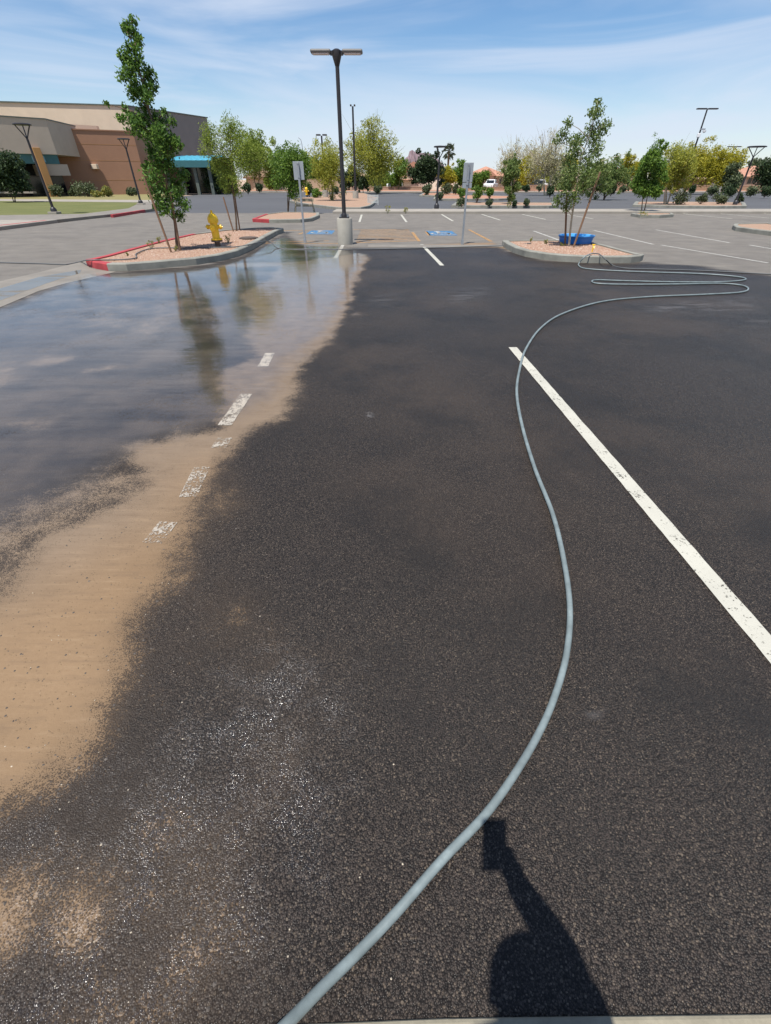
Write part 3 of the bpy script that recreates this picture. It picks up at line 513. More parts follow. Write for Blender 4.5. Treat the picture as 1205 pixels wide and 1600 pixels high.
# ------------------------------------------------------------------ street lamps, signs, hydrants
def concrete_lamp():
    p = g(540, 381.5); t = thing('parking_lamp', 'tall dark twin head parking lamp on round concrete base', 'street lamp', p); x, y = p.x, p.y
    MB().lathe([(.235, -.02), (.24, .02), (.24, .66), (.228, .70), (.0, .70)], (x, y, 0), 28).build('concrete_base', M['concrete_base'], t, True)
    q = MB().box(x-.15, x+.15, y-.15, y+.15, .70, .73)
    bp = q.build('base_plate', M['steel_dark'], t)
    for sx in (-.11, .11):
        for sy in (-.11, .11): MB().lathe([(.016, 0), (.016, .07)], (x+sx, y+sy, .73), 6).build('anchor_bolt', M['galv'], bp)
    MB().lathe([(.085, .73), (.085, .80), (.062, .83), (.062, .84)], (x, y, 0), 12).build('pole_collar', M['steel_dark'], t, True)
    top = 4.30
    MB().tube([(x, y, .8), (x, y, top)], [.062, .052], 4 if False else 12).build('pole', M['steel_dark'], t, True)
    MB().lathe([(.055, top-.24), (.12, top-.05), (.12, top+.06), (.06, top+.09)], (x, y, 0), 12).build('head_bracket', M['steel_dark'], t, True)
    for s in (-1, 1):
        q = MB(); x0, x1 = x+s*.15, x+s*.68; 
        if s < 0: x0, x1 = x1, x0
        q.box(x0, x1, y-.15, y+.15, top+.0, top+.075); h = q.build('lamp_head', M['head'], t, bevel=.03)
        h.rotation_euler = (0, 0, 0)
        MB().box(x0+.05, x1-.05, y-.12, y+.12, top-.012, top-.001).build('lens', M['lens'], h)
        a, b = (x+.05, x+.17) if s > 0 else (x-.17, x-.05)
        MB().box(a, b, y-.05, y+.05, top-.03, top+.055).build('arm', M['steel_dark'], t)
    return t
concrete_lamp()
def fork_lamp(px, top_px, label, hw=.42, base=True, d=None):
    p = g(*px, .1 if px[0] < 300 else 0) if d is None else Vector((at(px[0], px[1], d).x, d, 0))
    hgt = at(top_px[0], top_px[1], p.y).z; t = thing('fork_lamp', label, 'street lamp', p, 'fork topped street lamps'); x, y = p.x, p.y
    MB().box(x-.25, x+.25, y-.25, y+.25, -.05, .12 if px[0] > 300 else .2).build('footing', M['concrete'], t, bevel=.02)
    MB().lathe([(.16, .1), (.16, .32), (.10, .40), (.075, .42)], (x, y, 0), 12).build('base_cover', M['steel_dark'], t, True)
    MB().tube([(x, y, .3), (x, y, hgt-.55)], [.075, .055], 10).build('pole', M['steel_dark'], t, True)
    for k in range(3):
        a = math.pi*(.0+k*2/3); ex, ey = x+hw*.92*math.cos(a), y+hw*.92*math.sin(a)
        MB().tube([(x, y, hgt-.6), (x+.4*(ex-x), y+.4*(ey-y), hgt-.36), (ex, ey, hgt-.03)], .028, 6).build('fork_arm', M['steel_dark'], t, True)
    MB().lathe([(hw*.55, hgt-.05), (hw, hgt-.04), (hw*1.02, hgt), (hw*.9, hgt+.03), (.05, hgt+.05)], (x, y, 0), 20).build('lamp_disc', M['steel_dark'], t, True)
    return t
fork_lamp((86, 334), (38, 194), 'fork topped lamp on lawn nearest the left edge of photo')
fork_lamp((221, 320), (195.5, 217), 'fork topped lamp before the brown wall beside tall tree')
fork_lamp((682, 329.5), (687, 229), 'fork topped lamp beside the palm in the middle distance', .38)
fork_lamp((1147, 323), (1186, 229), 'fork topped lamp nearest the right edge of photo', .6)
def tee_lamp(px, top_px, d, label, hw, cam_=False, single=False, m='steel_dark'):
    x = at(px[0], px[1], d).x; hgt = at(top_px[0], top_px[1], d).z; xt = at(top_px[0], top_px[1], d).x
    t = thing('tee_lamp', label, 'street lamp', (x, d, 0), 'flat topped parking lamps in the far lot')
    MB().lathe([(.3, -.05), (.3, .75), (.0, .75)], (x, d, 0), 14).build('concrete_base', M['concrete_base'], t, True)
    MB().tube([(x, d, .7), (x, d, hgt)], [.11, .085], 10).build('pole', M[m], t, True)
    for s in (-1, 1):
        h = MB().box(min(x+s*.1, x+s*hw), max(x+s*.1, x+s*hw), d-.2, d+.2, hgt, hgt+.12).build('lamp_head', M['steel_dark'], t, bevel=.03)
    if cam_:
        MB().box(x-.3, x+.1, d-.25, d-.05, hgt-2.6, hgt-2.2).build('camera_box', M['carwhite'], t, bevel=.05)
        MB().lathe([(.0, -.2), (.18, -.1), (.2, .05), (.0, .08)], (x+.35, d-.3, hgt-2.0), 12).build('camera_dome', M['carwhite'], t, True)
        MB().box(x-.1, x+.5, d-.15, d-.08, hgt-1.9, hgt-1.75).build('camera_arm', M['galv'], t)
    return t
tee_lamp((556, 312), (556, 166), 56, 'slim tall lamp just right of the main lamp pole', .25)
tee_lamp((509, 310), (506, 212), 60, 'flat topped lamp left of the main lamp pole', .55)
tee_lamp((1062, 305), (1094, 171), 72, 'tallest far lamp with white security camera box on its pole', 1.25, True)
tee_lamp((1122, 300), (1143, 230), 88, 'flat topped lamp among yellow trees at right', 1.0)
def bare_pole():
    d = 110; x = at(478, 295, d).x; h = at(473, 215, d).z; t = tag(MB().tube([(x, d, 0), (x, d, h-1), (x-.15, d, h-.3), (x-.6, d, h)], [.09, .06, .05, .04], 8).build('street_lamp', M['galv'], smooth=True), 'thin grey curved street lamp far behind the left sign', 'street lamp')
bare_pole()
def parking_sign(base, w, plates, label):
    p = g(*base); t = thing('parking_sign', label, 'sign', p); x, y = p.x, p.y; top = max(b for a, b in plates)
    q = MB(); q.box(x-.028, x+.028, y-.028, y+.028, -.05, top-.02); q.build('post', M['galv'], t, bevel=.004)
    for i, (z0, z1) in enumerate(plates):
        ww = w if z1-z0 > .3 else w*.98
        pl = MB().box(x-ww/2, x+ww/2, y+.032, y+.037, z0, z1).build('sign_plate', M['signback'], t, bevel=.002)
        for z in (z0+.06, z1-.06): MB().box(x-.034, x+.034, y-.034, y-.029, z-.012, z+.012).build('bolt_strap', M['galv'], pl)
    MB().box(x-.04, x+.04, y-.04, y+.04, -.02, .12).build('post_sleeve', M['galv'], t)
    return t
def zat(px, d): return at(px[0], px[1], d).z
d_ = g(477, 380).y; parking_sign((477, 380), .31, [(zat((470, 281), d_), zat((470, 252), d_))], 'grey back of parking sign standing in the water left of lamp')
d_ = g(722, 382).y; parking_sign((722, 382), .285, [(zat((735, 284.5), d_), zat((735, 254), d_)), (zat((735, 294), d_), zat((735, 285.5), d_))], 'grey back of two plate parking sign right of lamp')
def hydrant(p, s, label, m='yellow'):
    t = thing('fire_hydrant', label, 'fire hydrant', p); x, y, z = p
    def L(pr, n=16): return MB().lathe([(r*s, h*s+z) for r, h in pr], (x, y, 0), n)
    L([(.075, -.1), (.075, .12), (.085, .13)]).build('stand_pipe', M['iron'], t, True)
    L([(.15, .13), (.15, .165), (.085, .17)], 18).build('lower_flange', M['iron'], t, True)
    L([(.15, .172), (.15, .205), (.10, .215), (.10, .25), (.102, .56), (.135, .57), (.135, .62)], 18).build('barrel', M[m], t, True)
    bn = L([(.14, .622), (.14, .65), (.125, .70), (.085, .755), (.04, .78), (.04, .79)], 18).build('bonnet', M[m], t, True)
    L([(.028, .79), (.028, .84), (.02, .845)], 5).build('operating_nut', M[m], bn)
    for a, r, zz in ((math.pi, .055, .47), (0, .055, .47), (-math.pi/2, .075, .45)):
        dx, dy = math.cos(a), math.sin(a)
        n_ = MB().tube([(x+dx*.08*s, y+dy*.08*s, z+zz*s), (x+dx*.15*s, y+dy*.15*s, z+zz*s), (x+dx*.151*s, y+dy*.151*s, z+zz*s), (x+dx*.20*s, y+dy*.20*s, z+zz*s)], [r*.8*s, r*.8*s, r*s, r*.95*s], 12).build('nozzle_cap', M[m], t, True)
        MB().tube([(x+dx*.2*s, y+dy*.2*s, z+zz*s), (x+dx*.235*s, y+dy*.235*s, z+zz*s)], .018*s, 5).build('cap_nut', M[m], n_)
    return t
hp = g(341, 386, .13); hydrant((hp.x, hp.y, .13), 1.02, 'yellow fire hydrant on the pink gravel island')
hp = g(480, 308, .13); hydrant((hp.x, hp.y, .13), 1.15, 'small distant yellow hydrant on the far gravel island')
# valve box lid
p = g(389, 373, .13); t = thing('valve_box', 'dark round valve lid set in the gravel right of hydrant', 'valve box', (p.x, p.y, .12)); MB().lathe([(.3, .0), (.3, .045), (.26, .05)], (p.x, p.y, .12), 20).build('rim', M['iron'], t, True); MB().lathe([(.24, .04), (.24, .058), (.2, .062)], (p.x, p.y, .12), 20).build('lid', M['iron'], t, True)
# yellow tap
p = g(925, 394, .13); t = thing('yard_tap', 'small yellow hose tap at the right island edge', 'tap', (p.x, p.y, .13))
MB().tube([(p.x, p.y, .1), (p.x, p.y, .30)], .016, 8).build('riser', M['yellow'], t, True); MB().tube([(p.x, p.y, .25), (p.x, p.y-.05, .26), (p.x, p.y-.08, .22)], .014, 8).build('spout', M['yellow'], t, True)
MB().tube([(p.x-.04, p.y, .30), (p.x+.04, p.y, .30)], .012, 6).build('handle', M['yellow'], t, True)
# paddling pool
def pool():
    p = g(901, 380.5, .13); y = p.y+.12; x = p.x; t = thing('paddling_pool', 'round blue plastic paddling pool behind the staked tree', 'paddling pool', (x, y, .12)); n = 40
    def ringr(r, k): return r*(1+.035*math.cos(k*8*2*math.pi/n*1.0))
    prof_o = [(.46, .005), (.50, .03), (.525, .15), (.535, .22), (.57, .255), (.575, .285)]; prof_i = [(.565, .295), (.53, .29), (.515, .24), (.49, .06), (.45, .035)]
    def surf(prof, name, m):
        q = MB(); vs = []; fs = []
        for r, z in prof:
            for k in range(n): a = 2*math.pi*k/n; rr = ringr(r, k); vs.append((x+rr*.92*math.cos(a), y+rr*.85*math.sin(a), .125+z*.72))
        for i in range(len(prof)-1):
            for k in range(n): fs.append((i*n+k, i*n+(k+1) % n, (i+1)*n+(k+1) % n, (i+1)*n+k))
        fs.append(tuple(range(n)) if name == 'shell' else tuple(range((len(prof)-1)*n, len(prof)*n))); q.add(vs, fs); return q.build(name, m, t, True)
    surf(prof_o, 'shell', M['pool']); surf(prof_o[-1:]+prof_i, 'liner', M['pool_in'])
pool()
# slatted panel and sawhorse in the middle distance
def slat_panel():
    p = g(583, 320); d = p.y; t = thing('slatted_panel', 'pale grey slatted panel standing at end of far gravel island', 'panel', (p.x, d, 0)); w = .42; z0 = .12; z1 = at(583, 304, d).z
    for s in (-1, 1): MB().box(p.x+s*w-.03, p.x+s*w+.03, d-.04, d+.04, -.02, z1).build('frame_post', M['panel'], t)
    for k in range(6):
        z = z0+(z1-z0)*k/6; MB().box(p.x-w+.03, p.x+w-.03, d-.02, d+.02, z, z+(z1-z0)/6-.03).build('slat', M['panel'], t)
slat_panel()
def sawhorse():
    p = g(472, 333.5); d = p.y+1.2; x = p.x; t = thing('sawhorse', 'pale yellow wooden sawhorse barrier behind the small gravel island', 'barrier', (x, d, 0)); h = .62
    for s in (-1, 1):
        for q in (-1, 1): MB().tube([(x+s*.55+s*.06, d+q*.25, -.01), (x+s*.5, d+q*.03, h)], .035, 4).build('leg', M['wood'], t)
    MB().box(x-.62, x+.62, d-.03, d+.03, h-.06, h+.1).build('top_board', M['wood'], t)
    MB().box(x-.56, x+.56, d-.17, d-.14, .3, .42).build('lower_board', M['wood'], t)
sawhorse()

# ------------------------------------------------------------------ trees
def leaf_mesh(name, cen, L, w, m, parent, droop=0.0):
    n = len(cen); d = RNG.normal(size=(n, 3)); d[:, 2] -= droop; d /= np.linalg.norm(d, axis=1)[:, None]
    u = RNG.normal(size=(n, 3)); u[:, 2] += 0.6; s = np.cross(d, u); s /= np.linalg.norm(s, axis=1)[:, None]+1e-9
    l = (L*RNG.uniform(.6, 1.25, n))[:, None]; ww = (w*RNG.uniform(.7, 1.2, n))[:, None]; nrm = np.cross(d, s)*l*.12
    v = np.stack([cen-d*l/2, cen+s*ww/2+nrm*.5-d*l*.05, cen+d*l/2-nrm, cen-s*ww/2+nrm*.5-d*l*.05], 1).reshape(-1, 3)
    me = bpy.data.meshes.new(name); me.vertices.add(4*n); me.vertices.foreach_set('co', v.ravel().astype(np.float32))
    me.loops.add(4*n); me.loops.foreach_set('vertex_index', np.arange(4*n, dtype=np.int32)); me.polygons.add(n)
    me.polygons.foreach_set('loop_start', (np.arange(n)*4).astype(np.int32)); me.update(calc_edges=True); me.materials.append(m)
    o = bpy.data.objects.new(name, me); C.objects.link(o); o.parent = parent; o.matrix_parent_inverse = Matrix.Translation(-parent.location); return o
def fill(blobs, per, power=.55):
    out = []
    for c, r in blobs:
        n = max(6, int(per*r*r)); v = RNG.normal(size=(n, 3)); v /= np.linalg.norm(v, axis=1)[:, None]; rr = r*RNG.uniform(0, 1, n)**power*RNG.choice([1, 1, 1, 1.25], n)
        out.append(np.array(c)+v*rr[:, None]*np.array([1, 1, 1.0]))
    return np.concatenate(out)
def blob_tree(name, label, base, d, blobs, per, L, w, lm, trunk_m, trunk_px, tr=.035, group=None, deep=1.0):
    t = thing(name, label, 'tree', base, group); bl = []
    for x, y, r in blobs:
        m = mpp(x, y, d); c = at(x, y, d); c.y += random.uniform(-1, 1)*deep*.35; bl.append((c, r*m*1.1))
    leaf_mesh('crown', fill(bl, per), L, w, lm, t)
    tp = [Vector(base)]+[at(x, y, d) for x, y in trunk_px]; n = len(tp)
    path = cr(tp, 6); MB().tube(path, [tr*(1-.8*i/len(path)) for i in range(len(path))], 8).build('trunk', trunk_m, t, True)
    for c, r in bl:                                     # a limb out to each clump
        lo = [p for p in path if p.z < c.z-.05] or [path[0]]; a = min(lo, key=lambda p: (p-c).length+.6*abs(p.z-(c.z-.35)))
        MB().tube([a, (a+c)/2+Vector((0, 0, .04)), c+(c-a).normalized()*r*.5], [tr*.35, tr*.25, tr*.08], 5).build('limb', trunk_m, t, True)
    return t
def stake(a, b, d, label, rad=.028):
    p = g(a[0], a[1], .12); q = at(b[0], b[1], p.y+.05)
    p2 = p + (p-q)*.03; return tag(MB().tube([p2, q], rad, 8).build('tree_stake', M['stake'], smooth=True), label, 'stake')
b1 = g(277, 390, .12)
T1 = [(199, 26, 7), (184, 37, 6), (202, 43, 8), (193, 47, 6), (205, 57, 10), (210, 53, 6), (205, 75, 6), (217, 80, 8), (204, 90, 10), (194, 89, 5), (220, 99, 10), (206, 103, 12), (226, 113, 11), (210, 116, 12), (197, 124, 7), (228, 131, 12), (210, 136, 12), (240, 135, 5), (210, 148, 10), (228, 147, 12), (240, 155, 7), (223, 165, 9), (186, 167, 6), (193, 177, 6), (174, 164, 4), (197, 187, 7), (220, 187, 13), (217, 197, 14), (235, 182, 9), (246, 194, 12), (259, 177, 6), (272, 191, 6), (258, 207, 12), (238, 211, 16), (269, 218, 9), (282, 227, 7), (252, 228, 16), (244, 253, 14), (261, 232, 14), (279, 224, 8), (247, 279, 15), (270, 285, 14), (285, 273, 9), (256, 305, 13), (276, 305, 13), (293, 320, 8), (267, 325, 12), (282, 337, 8), (238, 322, 6), (227, 261, 6), (232, 235, 9), (262, 258, 12)]
blob_tree('ash_tree', 'tall narrow young green tree leaning over the left island', b1, b1.y, T1, 6000, .092, .043, M['ash'], M['bark'], [(273, 345), (262, 290), (250, 230), (232, 170), (218, 110), (203, 55), (199, 30)], .04)
stake((268, 395), (226, 280), 0, 'brown stake leaning left of the tall narrow tree'); stake((282, 392), (266, 300), 0, 'brown stake right of the tall narrow tree trunk')
b2 = g(370, 361, .12)
T2 = [(330, 207, 14), (357, 197, 16), (372, 215, 17), (337, 230, 18), (365, 237, 20), (390, 227, 12), (350, 255, 18), (382, 255, 16), (405, 237, 10), (337, 260, 12), (357, 275, 12), (372, 280, 10), (355, 294, 8), (370, 299, 8), (345, 284, 8), (325, 222, 8), (320, 240, 6), (400, 258, 10), (352, 210, 15), (380, 240, 15), (410, 248, 6)]
blob_tree('mesquite_tree', 'feathery yellow green tree with two stakes behind the hydrant', b2, b2.y, T2, 5200, .085, .024, M['mesquite'], M['bark'], [(368, 330), (364, 300), (362, 260), (360, 215)], .035)
stake((365, 362), (349, 308), 0, 'dark stake left of the feathery tree trunk', .026); stake((375, 360), (366, 300), 0, 'dark stake right of the feathery tree trunk', .026)
b3 = g(889, 385, .12)
T3 = [(934, 158, 6), (932, 175, 10), (919, 178, 7), (944, 199, 10), (953, 193, 4), (927, 205, 13), (885, 193, 8), (882, 211, 10), (894, 225, 12), (909, 219, 9), (938, 217, 11), (932, 234, 10), (874, 219, 5), (894, 249, 12), (918, 252, 14), (888, 267, 13), (938, 261, 11), (968, 249, 7), (977, 240, 4), (953, 267, 10), (915, 272, 13), (880, 293, 12), (871, 314, 9), (891, 308, 11), (906, 293, 11), (885, 323, 7), (944, 287, 7), (927, 305, 6), (903, 240, 9)]
blob_tree('oak_tree', 'open crowned young tree beside the blue pool', b3, b3.y, T3, 6000, .078, .034, M['olive'], M['palebark'], [(893, 345), (900, 300), (908, 250), (925, 200), (933, 165)], .032)
stake((883, 384), (886, 300), 0, 'reddish upright stake left of the pool tree trunk'); stake((896, 387), (938, 268), 0, 'brown stake leaning right by the pool tree')
# trees further off: crown box in photo pixels, at the distance of the ground they stand on
def far_tree(name, label, bx, by, d, x0, x1, y0, y1, lm, tm, n=2600, lp=2.6, asp=.45, nb=16, trunks=2, tr=.09, bare=0, group='trees beyond the parking lot'):
    base = Vector((at(bx, by, d).x, d, 0 if d < 88 else .1)); t = thing(name, label, 'tree', base, group)
    cx, cy = (x0+x1)/2, (y0+y1)/2; c = at(cx, cy, d); m = mpp(cx, cy, d); rx, rz = (x1-x0)/2*m*1.2, (y1-y0)/2*m*1.05
    bl = []
    for k in range(nb):
        v = Vector((random.gauss(0, 1), random.gauss(0, 1), random.gauss(0, 1))).normalized()*random.uniform(.25, .76)
        bl.append((c+Vector((v.x*rx, v.y*rx*.9, v.z*rz)), min(rx, rz)*random.uniform(.30, .48)))
    for k in range(nb//2):                              # ragged outer sprays
        v = Vector((random.gauss(0, 1), random.gauss(0, .6), random.gauss(0.2, 1))).normalized()*random.uniform(.85, 1.02)
        bl.append((c+Vector((v.x*rx, v.y*rx*.9, v.z*rz)), min(rx, rz)*random.uniform(.10, .2)))
    tot = sum(r*r for _, r in bl); leaf_mesh('crown', fill(bl, n*3.0/tot, .5), m*lp*1.4, m*lp*asp*1.5, lm, t)
    tk = MB(); 
    for k in range(trunks):
        off = Vector((random.uniform(-.5, .5)*rx*.5, random.uniform(-.3, .3)*rx, 0))
        a = base+Vector((random.uniform(-.15, .15)*(trunks > 1), 0, -.05)); mid = a.lerp(c+off, .5)+Vector((random.uniform(-.1, .1)*rx, 0, 0)); tk.tube(cr([a, mid, c+off], 5), [tr*(1-.6*i/10) for i in range(11)], 7)
    tk.build('trunk', tm, t, True)
    lb = MB()
    for q, r in bl[:nb]+bl[nb:]*(1 if bare else 0):
        a = base.lerp(c, .72); lb.tube([a, a.lerp(q, .5)+Vector((0, 0, .08*rz)), q+(q-a).normalized()*r*.6], [tr*.5, tr*.3, tr*.08], 4)
        for j in range(bare):
            e = q+Vector((random.uniform(-1, 1), random.uniform(-1, 1), random.uniform(.1, 1.5)))*r*1.5; lb.tube([a.lerp(q, .7), e], [tr*.22, tr*.07], 3)
    lb.build('limbs', tm, t); return t
far_tree('mesquite_tree', 'green young tree on the small island behind left sign', 449, 333, 32.5, 424, 482, 236, 302, M['midleaf'], M['bark'], 3000, 2.6, .4, 18, 2, .04)
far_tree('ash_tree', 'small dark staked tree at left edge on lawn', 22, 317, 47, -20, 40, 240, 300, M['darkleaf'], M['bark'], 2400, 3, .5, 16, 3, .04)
far_tree('mesquite_tree', 'tree with green canopy between canopy roof and far garage', 402, 296, 92, 375, 432, 214, 288, M['mesquite'], M['bark'], 2600, 2.6, .4)
far_tree('cypress_tree', 'broad deep green tree behind the left sign', 455, 296, 100, 428, 485, 236, 292, M['midleaf'], M['bark'], 2800)
far_tree('palo_verde_tree', 'yellow green tree just left of the main lamp pole', 518, 318, 50, 484, 545, 226, 300, M['paloverde'], M['greenbark'], 3000, 2.3, .35, 18, 4, .07)
far_tree('palo_verde_tree', 'tall yellow green tree right of the main lamp pole', 590, 303, 82, 548, 622, 194, 292, M['paloverde'], M['greenbark'], 4200, 2.3, .35, 24, 3, .14, 2)
far_tree('evergreen_tree', 'small dark bush tree under the tall yellow green tree', 568, 304, 80, 560, 575, 272, 302, M['darkleaf'], M['bark'], 900, 2.4, .5, 8, 1, .06)
far_tree('palo_verde_tree', 'low green tree between pink house and tall tree', 622, 297, 105, 605, 637, 250, 292, M['midleaf'], M['greenbark'], 1400)
far_tree('evergreen_tree', 'rounded dark evergreen tree left of the palm', 670, 302, 84, 643, 692, 240, 290, M['darkleaf'], M['bark'], 3000, 2.6, .5, 20, 2, .12)
far_tree('palo_verde_tree', 'pale yellow tree right of the middle fork lamp', 697, 299, 95, 684, 712, 258, 292, M['yellowbloom'], M['greenbark'], 1300, 2.3, .4, 12)
far_tree('citrus_tree', 'bright green low tree behind the right sign', 720, 299, 96, 703, 736, 257, 292, M['midleaf'], M['bark'], 1500, 2.3, .5, 12)
far_tree('olive_tree', 'thin dark olive tree standing in the gravel strip', 797, 322, 43, 783, 813, 252, 312, M['olive'], M['palebark'], 1800, 2.6, .4, 14, 2, .05)
far_tree('palo_verde_tree', 'yellow green tree behind the thin dark olive tree', 822, 298, 96, 802, 842, 246, 290, M['yellowbloom'], M['greenbark'], 1900)
far_tree('desert_tree', 'pale nearly bare twiggy tree left of the pool tree', 852, 307, 72, 822, 888, 218, 290, M['paleleaf'], M['palebark'], 1500, 2.2, .3, 22, 3, .12, 6)
far_tree('desert_tree', 'pale bare twiggy tree behind the thin olive tree', 800, 298, 98, 772, 830, 228, 285, M['paleleaf'], M['palebark'], 900, 2.2, .3, 18, 2, .12, 6)
far_tree('mesquite_tree', 'dull green tree right behind the pool tree', 945, 312, 56, 915, 985, 255, 305, M['olive'], M['bark'], 2400, 2.5, .4, 18, 3, .08)
far_tree('palo_verde_tree', 'yellow blooming tree left of the slender green tree', 983, 299, 92, 955, 1012, 249, 288, M['yellowbloom'], M['greenbark'], 2200, 2.4, .35)
sl_t = far_tree('ash_tree', 'slender deep green tree with tall top sprig', 1005, 335, 33, 995, 1035, 236, 322, M['midleaf'], M['bark'], 3600, 2.8, .5, 26, 2, .035)
leaf_mesh('foliage', fill([(at(1024, 210, 33), .16), (at(1026, 220, 33), .18), (at(1022, 228, 33), .16), (at(1024, 240, 33), .22)], 900), .09, .045, M['midleaf'], sl_t)
far_tree('palo_verde_tree', 'green and yellow tree with white leaning trunk', 1040, 322, 42, 1018, 1085, 236, 296, M['paloverde'], M['palebark'], 3400, 2.4, .35, 22, 3, .06, 2)
far_tree('palo_verde_tree', 'large golden yellow tree right of the camera lamp', 1068, 301, 78, 1062, 1122, 226, 284, M['yellowbloom'], M['bark'], 3600, 2.4, .35, 24, 3, .14)
far_tree('palo_verde_tree', 'golden yellow tree left of the rightmost fork lamp', 1128, 302, 78, 1105, 1163, 234, 290, M['yellowbloom'], M['greenbark'], 3200, 2.4, .35, 22, 3, .12)
far_tree('evergreen_tree', 'dusky green bush tree beneath the golden tree', 1140, 303, 74, 1128, 1158, 262, 303, M['shrub'], M['bark'], 1500, 2.4, .5, 12)
far_tree('evergreen_tree', 'dark tree cut by the right edge of photo', 1210, 300, 85, 1185, 1235, 240, 296, M['darkleaf'], M['bark'], 2600)
far_tree('evergreen_tree', 'grey green tree behind house at far right', 1180, 294, 125, 1165, 1196, 245, 290, M['shrub'], M['bark'], 1600)
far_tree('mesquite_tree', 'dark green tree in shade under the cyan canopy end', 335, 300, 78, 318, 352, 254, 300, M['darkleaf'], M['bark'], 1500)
for x0, x1, y0, nm, lm in ((530, 560, 262, 'dark green tree low behind the main lamp pole', 'darkleaf'), (735, 765, 270, 'ivy green bush tree against the tile roofed house', 'midleaf'), (1030, 1060, 262, 'dark tree behind the white leaning trunk', 'darkleaf'), (862, 905, 262, 'olive green tree far behind the pool tree', 'olive')):
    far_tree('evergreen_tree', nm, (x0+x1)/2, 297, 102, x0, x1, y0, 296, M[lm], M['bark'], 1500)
for x0, x1, y0, d, nm, lm in ((575, 612, 250, 110, 'dull green tree behind the tall yellow green tree', 'mesquite'), (480, 512, 248, 108, 'green tree behind the far yellow hydrant', 'midleaf'), (838, 872, 255, 112, 'yellow green tree behind the white car', 'paloverde'), (905, 950, 258, 115, 'olive tree above the low tan house', 'olive'), (1085, 1120, 250, 108, 'yellow green tree above the brown walled house', 'paloverde'), (408, 436, 240, 104, 'green tree right of the far tan garage', 'mesquite'), (868, 900, 245, 108, 'yellow tree directly behind pool tree trunk', 'yellowbloom')):
    far_tree('palo_verde_tree', nm, (x0+x1)/2, 297, d, x0, x1, y0, 294, M[lm], M['greenbark'], 1600)
def palm():
    d = 125; b = Vector((at(696, 290, d).x, d, 0)); top = at(697, 236, d); t = thing('palm_tree', 'single fan palm rising beside the middle fork lamp', 'tree', b); top.x = b.x+.3
    MB().tube(cr([b, b.lerp(top, .5)+Vector((.15, 0, 0)), top], 6), [.28, .26]+[.22]*11, 8).build('trunk', M['bark'], t, True)
    for k in range(54):
        a = random.uniform(0, 6.28); e = random.uniform(-1.1, 1.4); q = MB(); dv = Vector((math.cos(a)*math.cos(e), math.sin(a)*math.cos(e), math.sin(e))); L_ = random.uniform(.7, 1.15)
        tip = top+dv*L_; side = dv.cross(Vector((0, 0, 1))).normalized(); q.tube([top, tip], [.03, .015], 4)
        for j in range(9):
            f = (j-4)/4; e2 = tip+(dv*(.75-.3*abs(f))+side*f*.6+Vector((0, 0, -.25*abs(f)-.1))); w = side.cross(dv)*.09+dv*.04; q.add([tip-w, tip+w, e2], [(0, 1, 2)])
        q.build('frond', M['palm'], t)
palm()

# ------------------------------------------------------------------ shrubs
def shrub(px, py, wpx, hpx, label, lm='shrub', z=.1, d=None, n=700, cat='shrub', lp=2.2):
    p = g(px, py, z) if d is None else Vector((at(px, py, d).x, d, z)); m = mpp(px, py, p.y); r = wpx*m*.62; h = hpx*m*1.15
    t = thing('shrub', label, cat, (p.x, p.y, z), 'shrubs around the lots'); bl = []
    for k in range(9):
        a = random.uniform(0, 6.28); q = random.uniform(.1, .62); bl.append((Vector((p.x+r*q*math.cos(a), p.y+r*q*math.sin(a), z+h*random.uniform(.3, .72))), min(r, h)*random.uniform(.34, .48)))
    tot = sum(x[1]**2 for x in bl); leaf_mesh('foliage', fill(bl, n*1.5/tot, .45), m*lp*1.3, m*lp*.75, M[lm], t)
    q = MB()
    for c, rr in bl: q.tube([(p.x, p.y, z-.05), c], [.02, .008], 4)
    q.build('stems', M['bark'], t); return t
for i, (a, lab) in enumerate((
    ((94, 306, 22, 16, 'shrub', .1, 62), 'round olive shrub right of the rust column'), ((118, 306, 14, 12, 'shrub', .1, 64), 'small grey shrub left of the big sage clump'),
    ((138, 308, 32, 18, 'shrub', .1, 63), 'wide grey sage clump under the wall light'), ((170, 308, 18, 12, 'weed', .1, 63), 'yellow green shrub at the brown wall foot'),
    ((152, 309, 14, 7, 'weed', .1, 61), 'low yellow flower clump at the brown wall'), ((208, 306, 15, 11, 'shrub', .1, 66), 'dark shrub at right end of the brown wall'),
    ((120, 297, 14, 16, 'redshrub', .1, 68), 'reddish flowering shrub in the wall shadow'))): shrub(*a[:4], lab, a[4], a[5], a[6])
